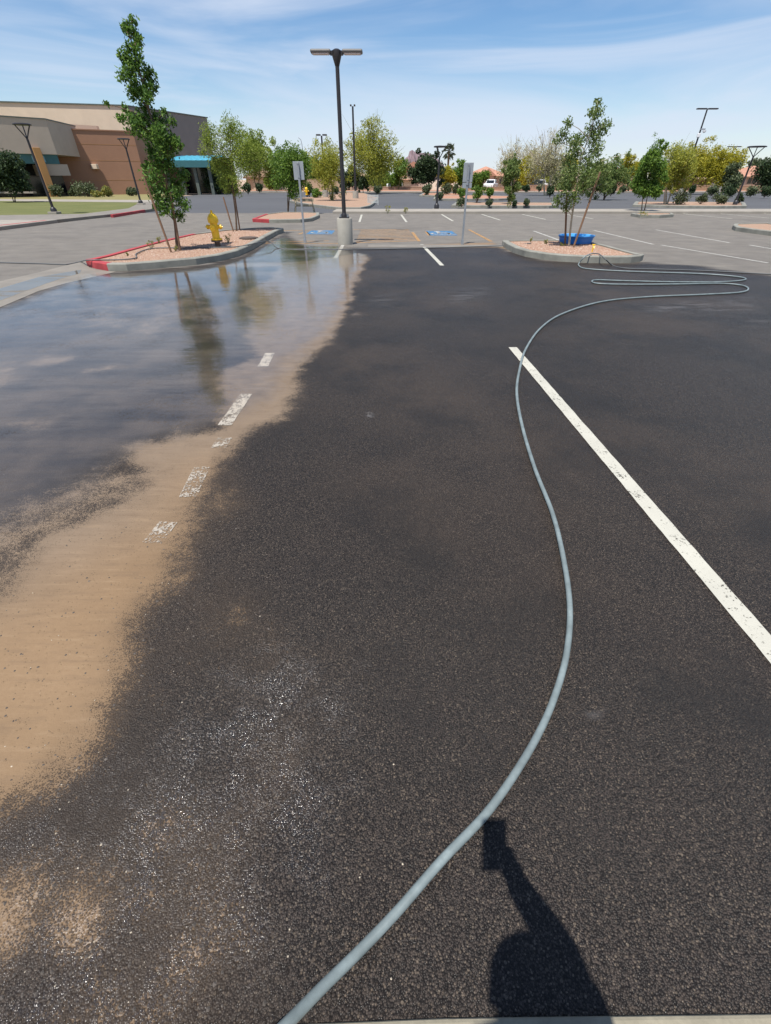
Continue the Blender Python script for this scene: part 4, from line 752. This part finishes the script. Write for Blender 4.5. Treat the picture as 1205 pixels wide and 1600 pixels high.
for a, lab, lm in (((406, 301, 13, 11), 'clipped dark hedge before the far garage', 'darkleaf'), ((388, 303, 14, 12), 'dark shrub left of the far garage', 'darkleaf'), ((496, 309, 14, 11), 'round green shrub right of the far hydrant', 'midleaf'), ((484, 308, 13, 14), 'dark shrub behind the far yellow hydrant', 'darkleaf'),
    ((525, 304, 12, 9), 'dark shrub left of main pole far off', 'darkleaf'), ((536, 303, 10, 12), 'small dark shrub touching the main pole', 'darkleaf'), ((666, 305, 17, 13), 'round hedge left of the middle fork lamp', 'shrub'), ((687, 311, 12, 9), 'round shrub at foot of middle fork lamp', 'shrub'),
    ((696, 304, 17, 13), 'clipped hedge behind the middle fork lamp', 'shrub'), ((712, 304, 14, 13), 'reddish tinged hedge left of right sign', 'shrub'), ((721, 311, 17, 13), 'green round shrub directly left of right sign', 'midleaf'), ((721, 322, 14, 9), 'low brown shrub before the right sign', 'shrub'),
    ((745, 317, 18, 24), 'bushy bright shrub right of right sign', 'midleaf'), ((765, 311, 15, 14), 'round green shrub below the white pickup', 'midleaf'), ((764, 322, 11, 8), 'low dull shrub in the narrow gravel strip', 'shrub'), ((804, 322, 8, 6), 'tiny dark shrub right of the thin olive tree', 'darkleaf'), ((821, 322, 10, 9), 'brownish shrub further right in the strip', 'shrub'),
    ((859, 308, 13, 14), 'dark round shrub left of the pool tree', 'darkleaf'), ((954, 306, 13, 12), 'dark round shrub right of the pool tree', 'darkleaf'), ((974, 301, 12, 8), 'green shrub before the far right garage', 'shrub'), ((995, 303, 11, 9), 'shrub left of the slender green tree', 'shrub'),
    ((1064, 320, 27, 15), 'long clipped hedge on the right gravel strip', 'shrub'), ((1094, 319, 15, 13), 'lighter hedge right of the long clipped hedge', 'shrub'), ((1121, 319, 20, 15), 'full hedge left of the rightmost fork lamp', 'shrub'), ((1154, 318, 12, 13), 'hedge right behind rightmost fork lamp', 'darkleaf'), ((1078, 305, 12, 12), 'dark shrub before the brown house wall', 'darkleaf'),
    ((1111, 306, 16, 13), 'dusky shrub right of brown house wall', 'shrub'), ((1140, 307, 22, 14), 'dark shrub bank below the golden tree', 'darkleaf'), ((1172, 307, 20, 13), 'brown green shrub bank near right edge', 'shrub'), ((1194, 308, 18, 15), 'dark shrub at the very right edge', 'darkleaf'), ((590, 302, 14, 8), 'low shrub below the tall yellow green tree', 'shrub'), ((842, 300, 9, 9), 'shrub before the white car', 'shrub'), ((822, 300, 11, 10), 'shrub left of the dark car', 'darkleaf')):
    shrub(*a, lab, lm, .12, None, 500)
# small weeds on the islands
for a, lab in (((237, 388, 13, 13), 'sparse weed left on the hydrant island'), ((248, 380, 12, 9), 'yellow weed behind the tall tree stakes'), ((275, 393, 9, 9), 'small weed at the tall tree foot'), ((357, 379, 15, 13), 'yellow leafed weed right of hydrant'), ((606, 333, 11, 13), 'yellow green weed on the far walk'), ((634, 333, 8, 9), 'thin pale weed on the far walk'), ((829, 378, 5, 7), 'tiny weed at left end of the pool island'), ((853, 381, 7, 6), 'tiny green weed left of the pool'), ((795, 325, 8, 9), 'yellow weed beneath the thin olive tree'), ((880, 384, 22, 5), 'dark weeds round the pool tree foot'), ((1003, 337, 16, 8), 'weeds under the slender green tree'), ((200, 400, 6, 5), 'tiny weed near the red kerb end')):
    p = g(a[0], a[1], .13); m = mpp(a[0], a[1], p.y); t = thing('weed', lab, 'plant', (p.x, p.y, .12), 'weeds on the islands'); w, h = a[2]*m/2, a[3]*m; bl = [(Vector((p.x+random.uniform(-.7, .7)*w, p.y+random.uniform(-.7, .7)*w, .13+h*random.uniform(.25, .85))), .3*min(w, h)) for k in range(9)]
    tot = sum(x[1]**2 for x in bl); leaf_mesh('foliage', fill(bl, 110/tot), max(.03, m*2), max(.012, m*.9), M['weed'], t)
    q = MB()
    for c, r in bl: q.tube([(p.x, p.y, .1), c], [.006, .003], 4)
    q.build('stems', M['greenbark'], t)

# ------------------------------------------------------------------ school building
def school():
    t = thing('school_building', 'large brown and cream school building with cyan canopy', 'building', (-40, 75, 0))
    def V2(px, py, d): v = at(px, py, d); return Vector((v.x, v.y))
    # cream rear block
    c0, c1, c2 = Vector((-53.7, 83.9)), Vector((-38.1, 87.8)), Vector((-31.3, 103.6)); dl = (c0-c1).normalized()*55
    pts = ccw([c1+dl, c1, c2, c2+dl]); rear = MB().prism(pts, -.1, 10.3).build('rear_block', M['cream'], t)
    MB().prism(inset(pts, -.12), 10.3, 10.45).build('coping', M['coping'], rear)
    gw = (c2-c1); n_ = Vector((gw.y, -gw.x)).normalized()*.03                # cream block's shaded side, shade put into grey stucco, set slightly proud
    MB().prism(ccw([c1+n_*.0+gw*.002, c1+n_, c2+n_, c2]), -.05, 10.29).build('side_wall', M['sideshade'], t)
    # brown block
    b0, b1_ = V2(70, 250, 69.5), V2(219, 250, 74.5); b1_.y = 74.5; bk = Vector((.5, 10))
    pb = ccw([b0, b1_, b1_+Vector((2.2, 9)), b0+bk]); br = MB().prism(pb, -.1, 6.55).build('brown_block', M['brown'], t); MB().prism(inset(pb, -.08), 6.55, 6.66).build('coping', M['brown'], br)
    u = (b1_-b0).normalized(); nn = Vector((u.y, -u.x))
    for z in (1.6, 3.6, 5.2):                                                # scored joints between render panels
        a = b0+nn*.012; b = b1_+nn*.012; MB().prism(ccw([a, b, b-nn*.01, a-nn*.01]), z, z+.03).build('joint_strip', M['rust'], br)
    w = b0.lerp(b1_, .50)+nn*.0; wl = MB().box(w.x-.35, w.x+.35, w.y-.55, w.y-.0, 2.75, 3.25).build('wall_light', M['cream'], t, bevel=.03)
    # bright parapet strip
    q0, q1 = V2(95, 195, 73), V2(150, 195, 76); MB().prism(ccw([q0, q1, q1+Vector((0, .6)), q0+Vector((0, .6))]), 6.5, 7.25).build('parapet', M['cream'], t)
    # greige front block over the entrance
    e1 = Vector((-37.3, 64.8)); e0 = e1+(Vector((-40.2, 62.0))-e1).normalized()*30; eb = Vector((-1.2, 8)); pf = ccw([e0, e1, e1+eb, e0+eb]); fb = MB().prism(pf, 3.95, 6.95).build('front_block', M['grey'], t); MB().prism(inset(pf, -.06), 6.95, 7.05).build('coping', M['coping'], fb)
    v = (e1-e0).normalized(); m_ = Vector((v.y, -v.x))
    def along(px): # where a sight line meets the front plane
        r = ray(px, 250); rx, ry = r.x, r.y; A = np.array([[rx, -v.x], [ry, -v.y]]); s_ = np.linalg.solve(A, np.array([e1.x, e1.y])); return e1+v*s_[1]
    fa = MB(); a = e0-m_*.25; b = along(93)-m_*.25; fas = MB().prism(ccw([a, b, b-m_*.5, a-m_*.5]), 3.1, 3.948).build('fascia', M['teal'], t)
    for p0, p1 in ((14, 20), (21, 27), (28, 34), (52, 58), (59, 65), (66, 72)):
        a, b = along(p0)-m_*.23, along(p1)-m_*.23; MB().prism(ccw([a, b, b-m_*.05, a-m_*.05]), 3.25, 3.8).build('window_pane', M['pane'], fas)
    a, b = along(66)-m_*.3, along(104)-m_*.3; MB().prism(ccw([a, b, b-m_*6, a-m_*6]), 2.05, 3.09).build('soffit_box', M['grey'], t)
    a, b = e0-m_*5, b0+Vector((1.5, -.05)); MB().prism(ccw([a, b, b-m_*.3, a-m_*.3]), -.05, 3.9).build('entrance_glass', M['glass'], t)
    a, b = along(56)+m_*.5, along(67.5)+m_*.5; MB().prism(ccw([a, b, b-m_*.7, a-m_*.7]), -.05, 4.5).build('column', M['rust'], t, bevel=.02)
    a = along(10)+m_*.6; MB().box(a.x-3, a.x+1.6, a.y-.3, a.y+.3, .45, .6).build('bench_slab', M['concrete'], t)
    # canopy on the right
    k0, k1 = V2(258, 250, 78), V2(334, 250, 78); q = MB(); zt, zf = 4.5, 3.75
    q.add([(k0.x, 76, zf), (k1.x, 76, zf), (k1.x, 84, zt), (k0.x, 84, zt), (k0.x, 76, zf-.12), (k1.x, 76, zf-.12), (k1.x, 84, zt-.12), (k0.x, 84, zt-.12)], [(0, 1, 2, 3), (7, 6, 5, 4), (0, 4, 5, 1), (1, 5, 6, 2), (2, 6, 7, 3), (3, 7, 4, 0)])
    cn = q.build('canopy', M['cyan'], t); MB().box(k0.x, k1.x, 75.85, 75.99, zf-.75, zf-.0).build('canopy_fascia', M['teal'], cn)
    for k in range(9):
        x = k0.x+(k1.x-k0.x)*(k+.5)/9; MB().add([(x-.04, 76, zf+.004), (x+.04, 76, zf+.004), (x+.04, 84, zt+.004), (x-.04, 84, zt+.004), (x, 76, zf+.06), (x, 84, zt+.06)], [(0, 4, 5, 3), (4, 1, 2, 5), (0, 1, 4), (3, 5, 2)]).build('seam_rib', M['cyan'], cn)
    MB().box(k0.x-3, k1.x+1, 84.05, 84.3, -.05, 4.3).build('storefront_glass', M['glass'], t)
    for k in range(4): x = k0.x+.4+(k1.x-k0.x-.8)*k/3; MB().box(x-.2, x+.2, 76.4, 76.8, -.05, 3.6).build('canopy_post', M['coping'], t)
    return t
school()
# ------------------------------------------------------------------ houses, walls, vehicles, mountain
def house(label, x0, x1, d, eave_px, ridge_px, wall, roof, depth=11, feats=(), gable=False):
    xl, xr = at(x0, 290, d).x, at(x1, 290, d).x; ez = at(600, eave_px, d).z; rz = at(600, ridge_px, d).z; t = thing('house', label, 'house', ((xl+xr)/2, d, .1), 'houses behind the lots'); o = .5
    MB().box(xl, xr, d, d+depth, .0, ez).build('wall', M[wall], t); q = MB(); cx = (xl+xr)/2; hw = (xr-xl)/2+o; A = [(xl-o, d-o, ez), (xr+o, d-o, ez), (xr+o, d+depth+o, ez), (xl-o, d+depth+o, ez)]
    run = min(hw, depth/2+o)
    if gable: B = [(cx, d-o, rz), (cx, d+depth+o, rz)]; q.add(A+B, [(0, 1, 4), (1, 2, 5, 4), (2, 3, 5), (3, 0, 4, 5), (3, 2, 1, 0)])
    else: B = [(xl-o+run*.98, d+depth/2, rz), (xr+o-run*.98, d+depth/2, rz)]; q.add(A+B, [(0, 1, 5, 4), (1, 2, 5), (2, 3, 4, 5), (3, 0, 4), (3, 2, 1, 0)])
    rf = q.build('roof', M[roof], t); MB().box(xl-o, xr+o, d-o-.06, d-o, ez-.2, ez+.02).build('fascia', M['stake'], rf)
    for kind, p0, p1, z0, z1 in feats:
        a, b = at(p0, 290, d).x, at(p1, 290, d).x
        if kind == 'garage_door':
            f = MB().box(a, b, d-.06, d-.01, .0, z1).build(kind, M['garage'], t)
            for k in range(1, 4): MB().box(a, b, d-.075, d-.061, z1*k/4, z1*k/4+.04).build('panel_groove', M['house3'], f)
        elif kind == 'door': MB().box(a, b, d-.06, d-.01, .0, z1).build(kind, M['stake'], t)
        else:
            f = MB().box(a, b, d-.05, d-.005, z0, z1).build('window', M['glass'], t); w = .07
            for bx_ in ((a-w, b+w, z0-w, z0), (a-w, b+w, z1, z1+w), (a-w, a, z0, z1), (b, b+w, z0, z1), ((a+b)/2-.03, (a+b)/2+.03, z0, z1)): MB().box(bx_[0], bx_[1], d-.1, d-.052, bx_[2], bx_[3]).build('frame', M['house1'], f)
    return t
house('tan house with wide garage door left of the sign', 386, 430, 112, 277, 262, 'house1', 'tile2', feats=[('garage_door', 396, 424, 0, 2.2)], gable=True)
house('low tan house behind the far hydrant', 470, 520, 125, 277, 266, 'house1', 'tile2', feats=[('window', 480, 487, 1, 2.2)])
house('low house behind the main lamp pole', 522, 596, 122, 279, 268, 'house2', 'tile2', feats=[('window', 560, 568, 1, 2.2), ('window', 580, 587, 1, 2.2)])
house('two storey pink house left of the dark evergreen', 628, 662, 128, 266, 252, 'house2', 'tile', feats=[('window', 632, 638, 1, 2.2), ('window', 646, 653, 3, 4.1)], gable=True)
house('low pink garage building beside the white van', 606, 654, 120, 281, 274, 'house2', 'tile', depth=6, feats=[('garage_door', 622, 642, 0, 2.1)])
HT = house('house with orange tile hip roof behind right sign', 735, 792, 118, 275, 259, 'house2', 'tile', feats=[('window', 742, 752, 1, 2.2), ('door', 772, 776, 0, 2.1), ('window', 779, 787, 1, 2.2)])
pa, pb, pz, pr = at(750, 290, 117).x, at(772, 290, 117).x, at(600, 275, 117).z, at(600, 263, 117).z
MB().box(pa+.2, pb-.2, 117.2, 117.98, 0, pz).build('porch_wall', M['house2'], HT); MB().add([(pa-.3, 116.7, pz), (pb+.3, 116.7, pz), ((pa+pb)/2, 116.7, pr), (pa-.3, 121, pz), (pb+.3, 121, pz), ((pa+pb)/2, 121, pr)], [(0, 1, 2), (5, 4, 3), (0, 2, 5, 3), (2, 1, 4, 5), (3, 4, 1, 0)]).build('porch_roof', M['tile'], HT)
house('tan roofed house behind dark car and white car', 812, 880, 120, 279, 269, 'house2', 'tile2', feats=[('garage_door', 850, 872, 0, 2.2), ('window', 828, 838, 1, 2.2)])
house('low tan house behind the dull green tree', 888, 945, 118, 278, 268, 'house1', 'tile2', feats=[('window', 905, 915, 1, 2.2)])
house('pale garage house left of slender green tree', 958, 1000, 116, 281, 272, 'house2', 'tile2', feats=[('garage_door', 968, 990, 0, 2.2)])
house('tile roofed house peeping above the yellow tree', 935, 985, 150, 270, 258, 'house2', 'tile', feats=[('window', 950, 958, 1, 2.2)])
house('brown walled house below the golden trees', 1062, 1122, 100, 280, 274, 'house3', 'tile2', feats=[('window', 1068, 1074, 1, 2)])
house('large tile roofed house at right edge', 1150, 1245, 112, 276, 258, 'house2', 'tile', feats=[('window', 1165, 1178, 1, 2.2), ('window', 1190, 1202, 1, 2.2)])
def wall_run(label, x0, x1, d, h, m='block'):
    a, b = at(x0, 290, d).x, at(x1, 290, d).x; t = thing('block_wall', label, 'wall', ((a+b)/2, d, .1)); MB().box(a, b, d, d+.2, 0, h).build('wall', M[m], t); MB().box(a-.03, b+.03, d-.03, d+.23, h, h+.08).build('cap_course', M['house1'], t)
    n = max(2, int((b-a)/6))
    for k in range(n+1): x = a+(b-a)*k/n; MB().box(x-.22, x+.22, d-.08, d+.28, 0, h+.02).build('pilaster', M[m], t)
wall_run('low tan block wall behind the far hydrant', 470, 548, 106, 1.7, 'house1'); wall_run('low brick coloured wall below the pink house', 575, 660, 105, .55); wall_run('low brick coloured wall before the cars', 700, 800, 104, .5); wall_run('brick coloured wall before the tan roofed house', 808, 905, 104, .8); wall_run('brick coloured wall right of the pool tree', 925, 1050, 104, .9); wall_run('brown block wall at right before shrubs', 1090, 1250, 99, .8, 'house3')
def car(label, px, d, L_, m, heading=0, kind='suv'):
    x = at(px, 290, d).x; t = thing('parked_car', label, 'car', (x, d, .1), 'cars parked by the houses'); t.rotation_euler = (0, 0, 0); z = .1; W_ = .92
    prof = [(-.5, .32), (-.5, .78), (-.46, .98), (-.2, 1.02), (.5, .98), (.5, .35)]; prof = [(a*L_, b) for a, b in prof]
    roof = {'suv': [(-.22, 1.0), (-.10, 1.55), (.30, 1.6), (.47, 1.0)], 'pickup': [(-.2, 1.0), (-.08, 1.6), (.14, 1.62), (.20, 1.0)], 'sedan': [(-.22, .98), (-.08, 1.38), (.18, 1.40), (.36, .98)]}[kind]; roof = [(a*L_, b) for a, b in roof]
    R_ = Matrix.Rotation(heading, 4, 'Z'); T_ = Matrix.Translation((x, d, z)) @ R_
    def ext(pr, w0, w1, nm, mm, par=t, ry=0):
        n = len(pr); vs = [T_ @ Vector((a, -w0 if b < 1.2 else -w1, b)) for a, b in pr]+[T_ @ Vector((a, w0 if b < 1.2 else w1, b)) for a, b in pr]
        return MB().add(vs, [tuple(range(n)), tuple(range(n, 2*n))[::-1]]+[(i, n+i, n+(i+1) % n, (i+1) % n) for i in range(n)]).build(nm, mm, par, bevel=.05 if nm == 'body' else 0)
    body = ext(prof, W_, W_, 'body', m); cab = ext(roof, W_*.95, W_*.8, 'cabin', m)
    for s in (-1, 1):
        rr = [(roof[0][0]*.9+.08*L_*.2, 1.06), (roof[1][0]+.05, roof[1][1]-.12), (roof[2][0]-.05, roof[2][1]-.12), (roof[3][0]*.92-.05, 1.06)]
        vs = [T_ @ Vector((a, s*(W_*.955 if b < 1.2 else W_*.86), b)) for a, b in rr]; vs2 = [T_ @ Vector((a, s*(W_*.90 if b < 1.2 else W_*.80), b)) for a, b in rr]; MB().add(vs+vs2, [(0, 1, 2, 3), (7, 6, 5, 4), (0, 4, 5, 1), (1, 5, 6, 2), (2, 6, 7, 3), (3, 7, 4, 0)]).build('side_window', M['glass'], cab)
        for q in (-.32, .32):
            c = T_ @ Vector((q*L_, s*(W_-.1), .33)); dv = (R_ @ Vector((0, s, 0))); w = MB().tube([c-dv*.1, c+dv*.12], .33, 16).build('wheel', M['rubber'], t); MB().tube([c+dv*.121, c+dv*.13], .2, 12).build('rim', M['galv'], w)
    for i0, i1 in ((0, 1), (2, 3)):
        p, q = roof[i0], roof[i1]; off = -.015*L_ if i0 == 0 else .012*L_; vs = [T_ @ Vector((p[0]*.97+q[0]*.03+off, -W_*.8, p[1]*.85+q[1]*.15)), T_ @ Vector((p[0]*.97+q[0]*.03+off, W_*.8, p[1]*.85+q[1]*.15)), T_ @ Vector((q[0]+off*.6, W_*.72, q[1]*.9+p[1]*.1)), T_ @ Vector((q[0]+off*.6, -W_*.72, q[1]*.9+p[1]*.1))]; MB().add(vs, [(0, 1, 2, 3)]).build('windscreen' if i0 == 0 else 'rear_window', M['glass'], cab)
    for s in (-1, 1): c = T_ @ Vector((-.5*L_-.01, s*W_*.7, .75)); MB().box(c.x-.06, c.x+.06, c.y-.12, c.y+.12, c.z-.07, c.z+.07).build('headlight', M['lens'], body)
    return t
car('white van parked at the pink house', 617, 108, 4.7, M['carwhite'], 1.25, 'suv'); car('white pickup parked at the orange roofed house', 767, 107, 5.2, M['carwhite'], 1.2, 'pickup'); car('dark car left of the white car', 829, 109, 4.6, M['cardark'], .2, 'suv'); car('white car right of the dark car', 843, 110, 4.8, M['carwhite'], .1, 'pickup'); car('grey dark windowed car under golden trees', 1126, 96, 4.5, M['panel'], 1.3, 'suv')
def mountain():
    d = 2600; out = [(560, 281), (600, 280), (622, 272), (630, 258), (634, 246), (638, 244), (640, 236), (645, 234), (650, 238), (662, 239), (672, 240), (683, 247), (692, 256), (702, 270), (720, 277), (790, 281)]
    q = MB(); n = len(out); rows = 7; prof = [(0, 1), (.35, .82), (.6, .62), (.8, .4), (1, .0)]
    xs_ = []
    for i in range(n-1):
        for k in range(4): f = k/4; xs_.append((out[i][0]*(1-f)+out[i+1][0]*f, out[i][1]*(1-f)+out[i+1][1]*f))
    top = [at(x, y+random.uniform(-.6, .6), d) for x, y in xs_]; N_ = len(top)
    lay = [(-1, 0.0), (-.8, .3), (-.55, .55), (-.35, .72), (-.15, .9), (0, 1), (.3, .8), (.7, .4), (1, 0)]
    for s, h in lay:
        for i, p in enumerate(top): q.v.append((p.x+random.uniform(-4, 4)*(h not in (0, 1)), d+s*260+random.uniform(-14, 14)*(h != 1), max(-2, (p.z-0)*h*(1+random.uniform(-.07, .07)*(h != 1)))))
    for j in range(len(lay)-1):
        for i in range(N_-1): q.f.append((j*N_+i, j*N_+i+1, (j+1)*N_+i+1, (j+1)*N_+i))
    struct(q.build('mountain', M['rock']), 'distant purple brown butte beyond the houses')  # distance haze is put into the rock's purple brown colour
mountain()

# ------------------------------------------------------------------ loose grit on the silt and asphalt
def grit(name, label, n, m, s0, s1, dens):
    q = MB(); k = 0
    while k < n:
        x, y = dens(); r = random.uniform(s0, s1); a = random.uniform(0, 6.28); pts = [(x+r*random.uniform(.6, 1.2)*math.cos(a+j*1.2566), y+r*random.uniform(.6, 1.2)*math.sin(a+j*1.2566), random.uniform(.0, .3)*r-.001) for j in range(5)]
        q.add(pts+[(x+random.uniform(-.2, .2)*r, y, r*.75)], [(j, (j+1) % 5, 5) for j in range(5)]); k += 1
    o = q.build(name, m); o['kind'] = 'stuff'; o['label'] = label
def d_silt():
    while True:
        px, py = random.uniform(-30, 420), random.uniform(480, 1580); p = g(px, py)
        if p.y < 6 : return p.x, p.y
def d_left():
    p = g(random.uniform(-20, 700)*random.uniform(.3, 1), random.uniform(900, 1570)); return p.x, p.y
def d_film():
    p = g(random.gauss(190, 60), random.gauss(485, 24)); return p.x, p.y
grit('grit', 'dark loose grit scattered over the tan silt', 900, M['pebble'], .002, .0065, d_silt); grit('grit', 'pale specks standing for sun glints on the near asphalt', 140, M['glint_speck'], .0015, .004, d_left); grit('grit', 'dark coarse grit standing in the shallow water', 260, M['pebble'], .006, .014, d_film)  # pale specks stand in for sun glints; both dark grits are real

# ------------------------------------------------------------------ the photographer (out of frame, casts the shadow at the bottom)
def skin_mesh(name, V_, E_, R_, m, parent, sub=2, root=0):
    me = bpy.data.meshes.new(name); me.from_pydata([tuple(v) for v in V_], E_, []); o = bpy.data.objects.new(name, me); C.objects.link(o); me.materials.append(m)
    sk = o.modifiers.new('skin', 'SKIN'); sk.use_smooth_shade = True
    sv = me.skin_vertices[0].data if me.skin_vertices else None
    if sv is None:
        bpy.context.view_layer.objects.active = o; bm = bmesh.new(); bm.from_mesh(me); bm.verts.layers.skin.verify(); bm.to_mesh(me); bm.free(); sv = me.skin_vertices[0].data
    for i, r in enumerate(R_):
        sv[i].radius = r if isinstance(r, tuple) else (r, r); sv[i].use_root = (i == root)
    s = o.modifiers.new('sub', 'SUBSURF'); s.levels = sub; s.render_levels = sub
    if parent: o.parent = parent; o.matrix_parent_inverse = Matrix.Translation(-parent.location)
    return o
def person():
    z0 = .014; t = thing('person', 'person in navy shirt and straw hat holding up a phone, standing on the kerb walk', 'person', (.02, -.42, z0))
    hd = Vector((.015, -.375, 1.71)); ry = math.sin(PITCH)
    J = dict(pel=(.02, -.46, 1.0), waist=(.02, -.46, 1.15), chest=(.015, -.44, 1.36), neck=(.01, -.42, 1.52), sr=(.20, -.42, 1.45), sl=(-.17, -.44, 1.45), er=(.215, -.17, 1.27), wr=(.075, -.075, 1.475), el=(-.27, -.42, 1.15), wl=(-.25, -.30, .93),
             hr=(.11, -.46, .95), hl=(-.08, -.46, .95), kr=(.12, -.44, .55), kl=(-.09, -.46, .55), ar=(.12, -.48, .10), al=(-.09, -.50, .10), tr=(.14, -.34, .06), tl=(-.11, -.36, .06), skull=(hd.x, hd.y, hd.z-.05), crown=(hd.x, hd.y-.01, hd.z+.04))
    k = list(J); ix = {n: i for i, n in enumerate(k)}
    E_ = [('pel', 'waist'), ('waist', 'chest'), ('chest', 'neck'), ('chest', 'sr'), ('chest', 'sl'), ('sr', 'er'), ('er', 'wr'), ('sl', 'el'), ('el', 'wl'), ('pel', 'hr'), ('pel', 'hl'), ('hr', 'kr'), ('kr', 'ar'), ('ar', 'tr'), ('hl', 'kl'), ('kl', 'al'), ('al', 'tl'), ('neck', 'skull'), ('skull', 'crown')]
    rad = dict(pel=(.15, .11), waist=(.145, .105), chest=(.16, .11), neck=.055, sr=.062, sl=.062, er=.052, wr=.036, el=.042, wl=.028, hr=.085, hl=.085, kr=.06, kl=.06, ar=.042, al=.042, tr=.035, tl=.035, skull=(.078, .092), crown=(.075, .088))
    body = skin_mesh('body', [J[n] for n in k], [(ix[a], ix[b]) for a, b in E_], [rad[n] for n in k], M['skin'], t)
    def cloth(name, names, edges, grow, m):
        ii = {n: i for i, n in enumerate(names)}; rr = [tuple(v+grow for v in (rad[n] if isinstance(rad[n], tuple) else (rad[n],)*2)) for n in names]
        return skin_mesh(name, [J[n] for n in names], [(ii[a], ii[b]) for a, b in edges], rr, m, t)
    J['ur'] = tuple(Vector(J['sr']).lerp(Vector(J['er']), .7)); J['ul'] = tuple(Vector(J['sl']).lerp(Vector(J['el']), .7)); rad['ur'] = rad['ul'] = .055; J['col'] = (.01, -.425, 1.47); rad['col'] = (.07, .065)
    cloth('shirt', ['pel', 'waist', 'chest', 'col', 'sr', 'sl', 'ur', 'ul'], [('pel', 'waist'), ('waist', 'chest'), ('chest', 'col'), ('chest', 'sr'), ('chest', 'sl'), ('sr', 'ur'), ('sl', 'ul')], .018, M['shirt'])
    cloth('trousers', ['pel', 'hr', 'hl', 'kr', 'kl', 'ar', 'al'], [('pel', 'hr'), ('pel', 'hl'), ('hr', 'kr'), ('hl', 'kl'), ('kr', 'ar'), ('kl', 'al')], .02, M['trousers'])
    for s, a in (('r', J['ar']), ('l', J['al'])):
        a = Vector(a); MB().lathe([(.045, 0), (.05, .02), (.048, .06), (.035, .085)], (a.x, a.y+.06, z0+.003), 14, 1, 2.6).build('shoe', M['black'], t, True)
    # face
    f = hd+Vector((0, .085, -.03)); MB().tube([f+Vector((0, -.01, .03)), f+Vector((0, .02, -.015)), f+Vector((0, .0, -.025))], [.01, .016, .012], 8).build('nose', M['skin'], t, True)
    for s in (-1, 1):
        MB().lathe([(.001, -.012), (.011, 0), (.001, .012)], f+Vector((s*.032, -.008, .025)), 10).build('eye', M['carwhite'], t, True); MB().lathe([(.012, -.03), (.02, 0), (.012, .03)], hd+Vector((s*.085, 0, -.035)), 8, .6, 1).build('ear', M['skin'], t, True)
    MB().tube([f+Vector((-.022, -.006, -.055)), f+Vector((0, .002, -.056)), f+Vector((.022, -.006, -.055))], .006, 6).build('mouth', M['redshrub'], t, True)
    MB().lathe([(.102, .03), (.106, .035), (.096, .045), (.094, .085), (.07, .105), (.0, .11)], hd+Vector((0, -.01, 0)), 24).build('hat', M['hat'], t, True)
    # phone just behind the lens, in portrait
    X = Vector((1, 0, 0)); U = Vector((0, math.sin(PITCH), math.cos(PITCH))); Fw = Vector((0, math.cos(PITCH), -math.sin(PITCH))); pc = Vector((0, 0, CAMH))-Fw*.03-U*.035+X*.004
    ph = thing('phone', 'black phone held up in portrait by the person', 'phone', pc); q = MB(); hw, hh, th = .038, .078, .005
    q.add([pc+X*sx*hw+U*su*hh+Fw*sf*th for sf in (-1, 1) for sx, su in ((-1, -1), (1, -1), (1, 1), (-1, 1))], [(0, 1, 2, 3), (7, 6, 5, 4), (0, 4, 5, 1), (1, 5, 6, 2), (2, 6, 7, 3), (3, 7, 4, 0)]); q.build('case', M['black'], ph, bevel=.004)
    q = MB(); q.add([pc-Fw*(th+.001)+X*sx*.034+U*su*.073 for sx, su in ((-1, -1), (1, -1), (1, 1), (-1, 1))], [(3, 2, 1, 0)]); q.build('screen', M['glass'], ph)
    # right hand round the lower half of the phone
    w = Vector(J['wr']); palm = pc+X*.052-U*.05-Fw*.02; vs = [w, w.lerp(palm, .5), palm]; es = [(0, 1), (1, 2)]; rr = [.036, .036, .028]
    for j in range(4):
        b = palm+U*(.028-.019*j)+Fw*.0; i0 = len(vs); ln = (.95, 1.0, .95, .8)[j]
        vs += [b+Fw*.025, b+Fw*.038-X*.02*ln, b+Fw*.036-X*.055*ln]; es += [(2, i0), (i0, i0+1), (i0+1, i0+2)]; rr += [.010, .009, .008]
    i0 = len(vs); vs += [palm-Fw*.01-X*.015+U*.01, palm-Fw*.004-X*.045+U*.028, palm-Fw*.002-X*.07+U*.04]; es += [(2, i0), (i0, i0+1), (i0+1, i0+2)]; rr += [.013, .011, .009]
    skin_mesh('hand', vs, es, rr, M['skin'], t, 1)
    # relaxed left hand
    w = Vector(J['wl']); vs = [w, w+Vector((.005, .04, -.05))]; es = [(0, 1)]; rr = [.026, (.036, .02)]
    for j in range(4):
        i0 = len(vs); o = Vector((-.028+.019*j, 0, 0)); ln = (.8, .95, 1, .9)[j]; vs += [vs[1]+o+Vector((0, .02, -.035)), vs[1]+o+Vector((0, .03, -.07*ln)), vs[1]+o+Vector((0, .015, -.10*ln))]; es += [(1, i0), (i0, i0+1), (i0+1, i0+2)]; rr += [.010, .009, .008]
    i0 = len(vs); vs += [vs[1]+Vector((.045, .02, -.0)), vs[1]+Vector((.055, .035, -.035))]; es += [(1, i0), (i0, i0+1)]; rr += [.012, .009]; skin_mesh('hand', vs, es, rr, M['skin'], t, 1)
person()
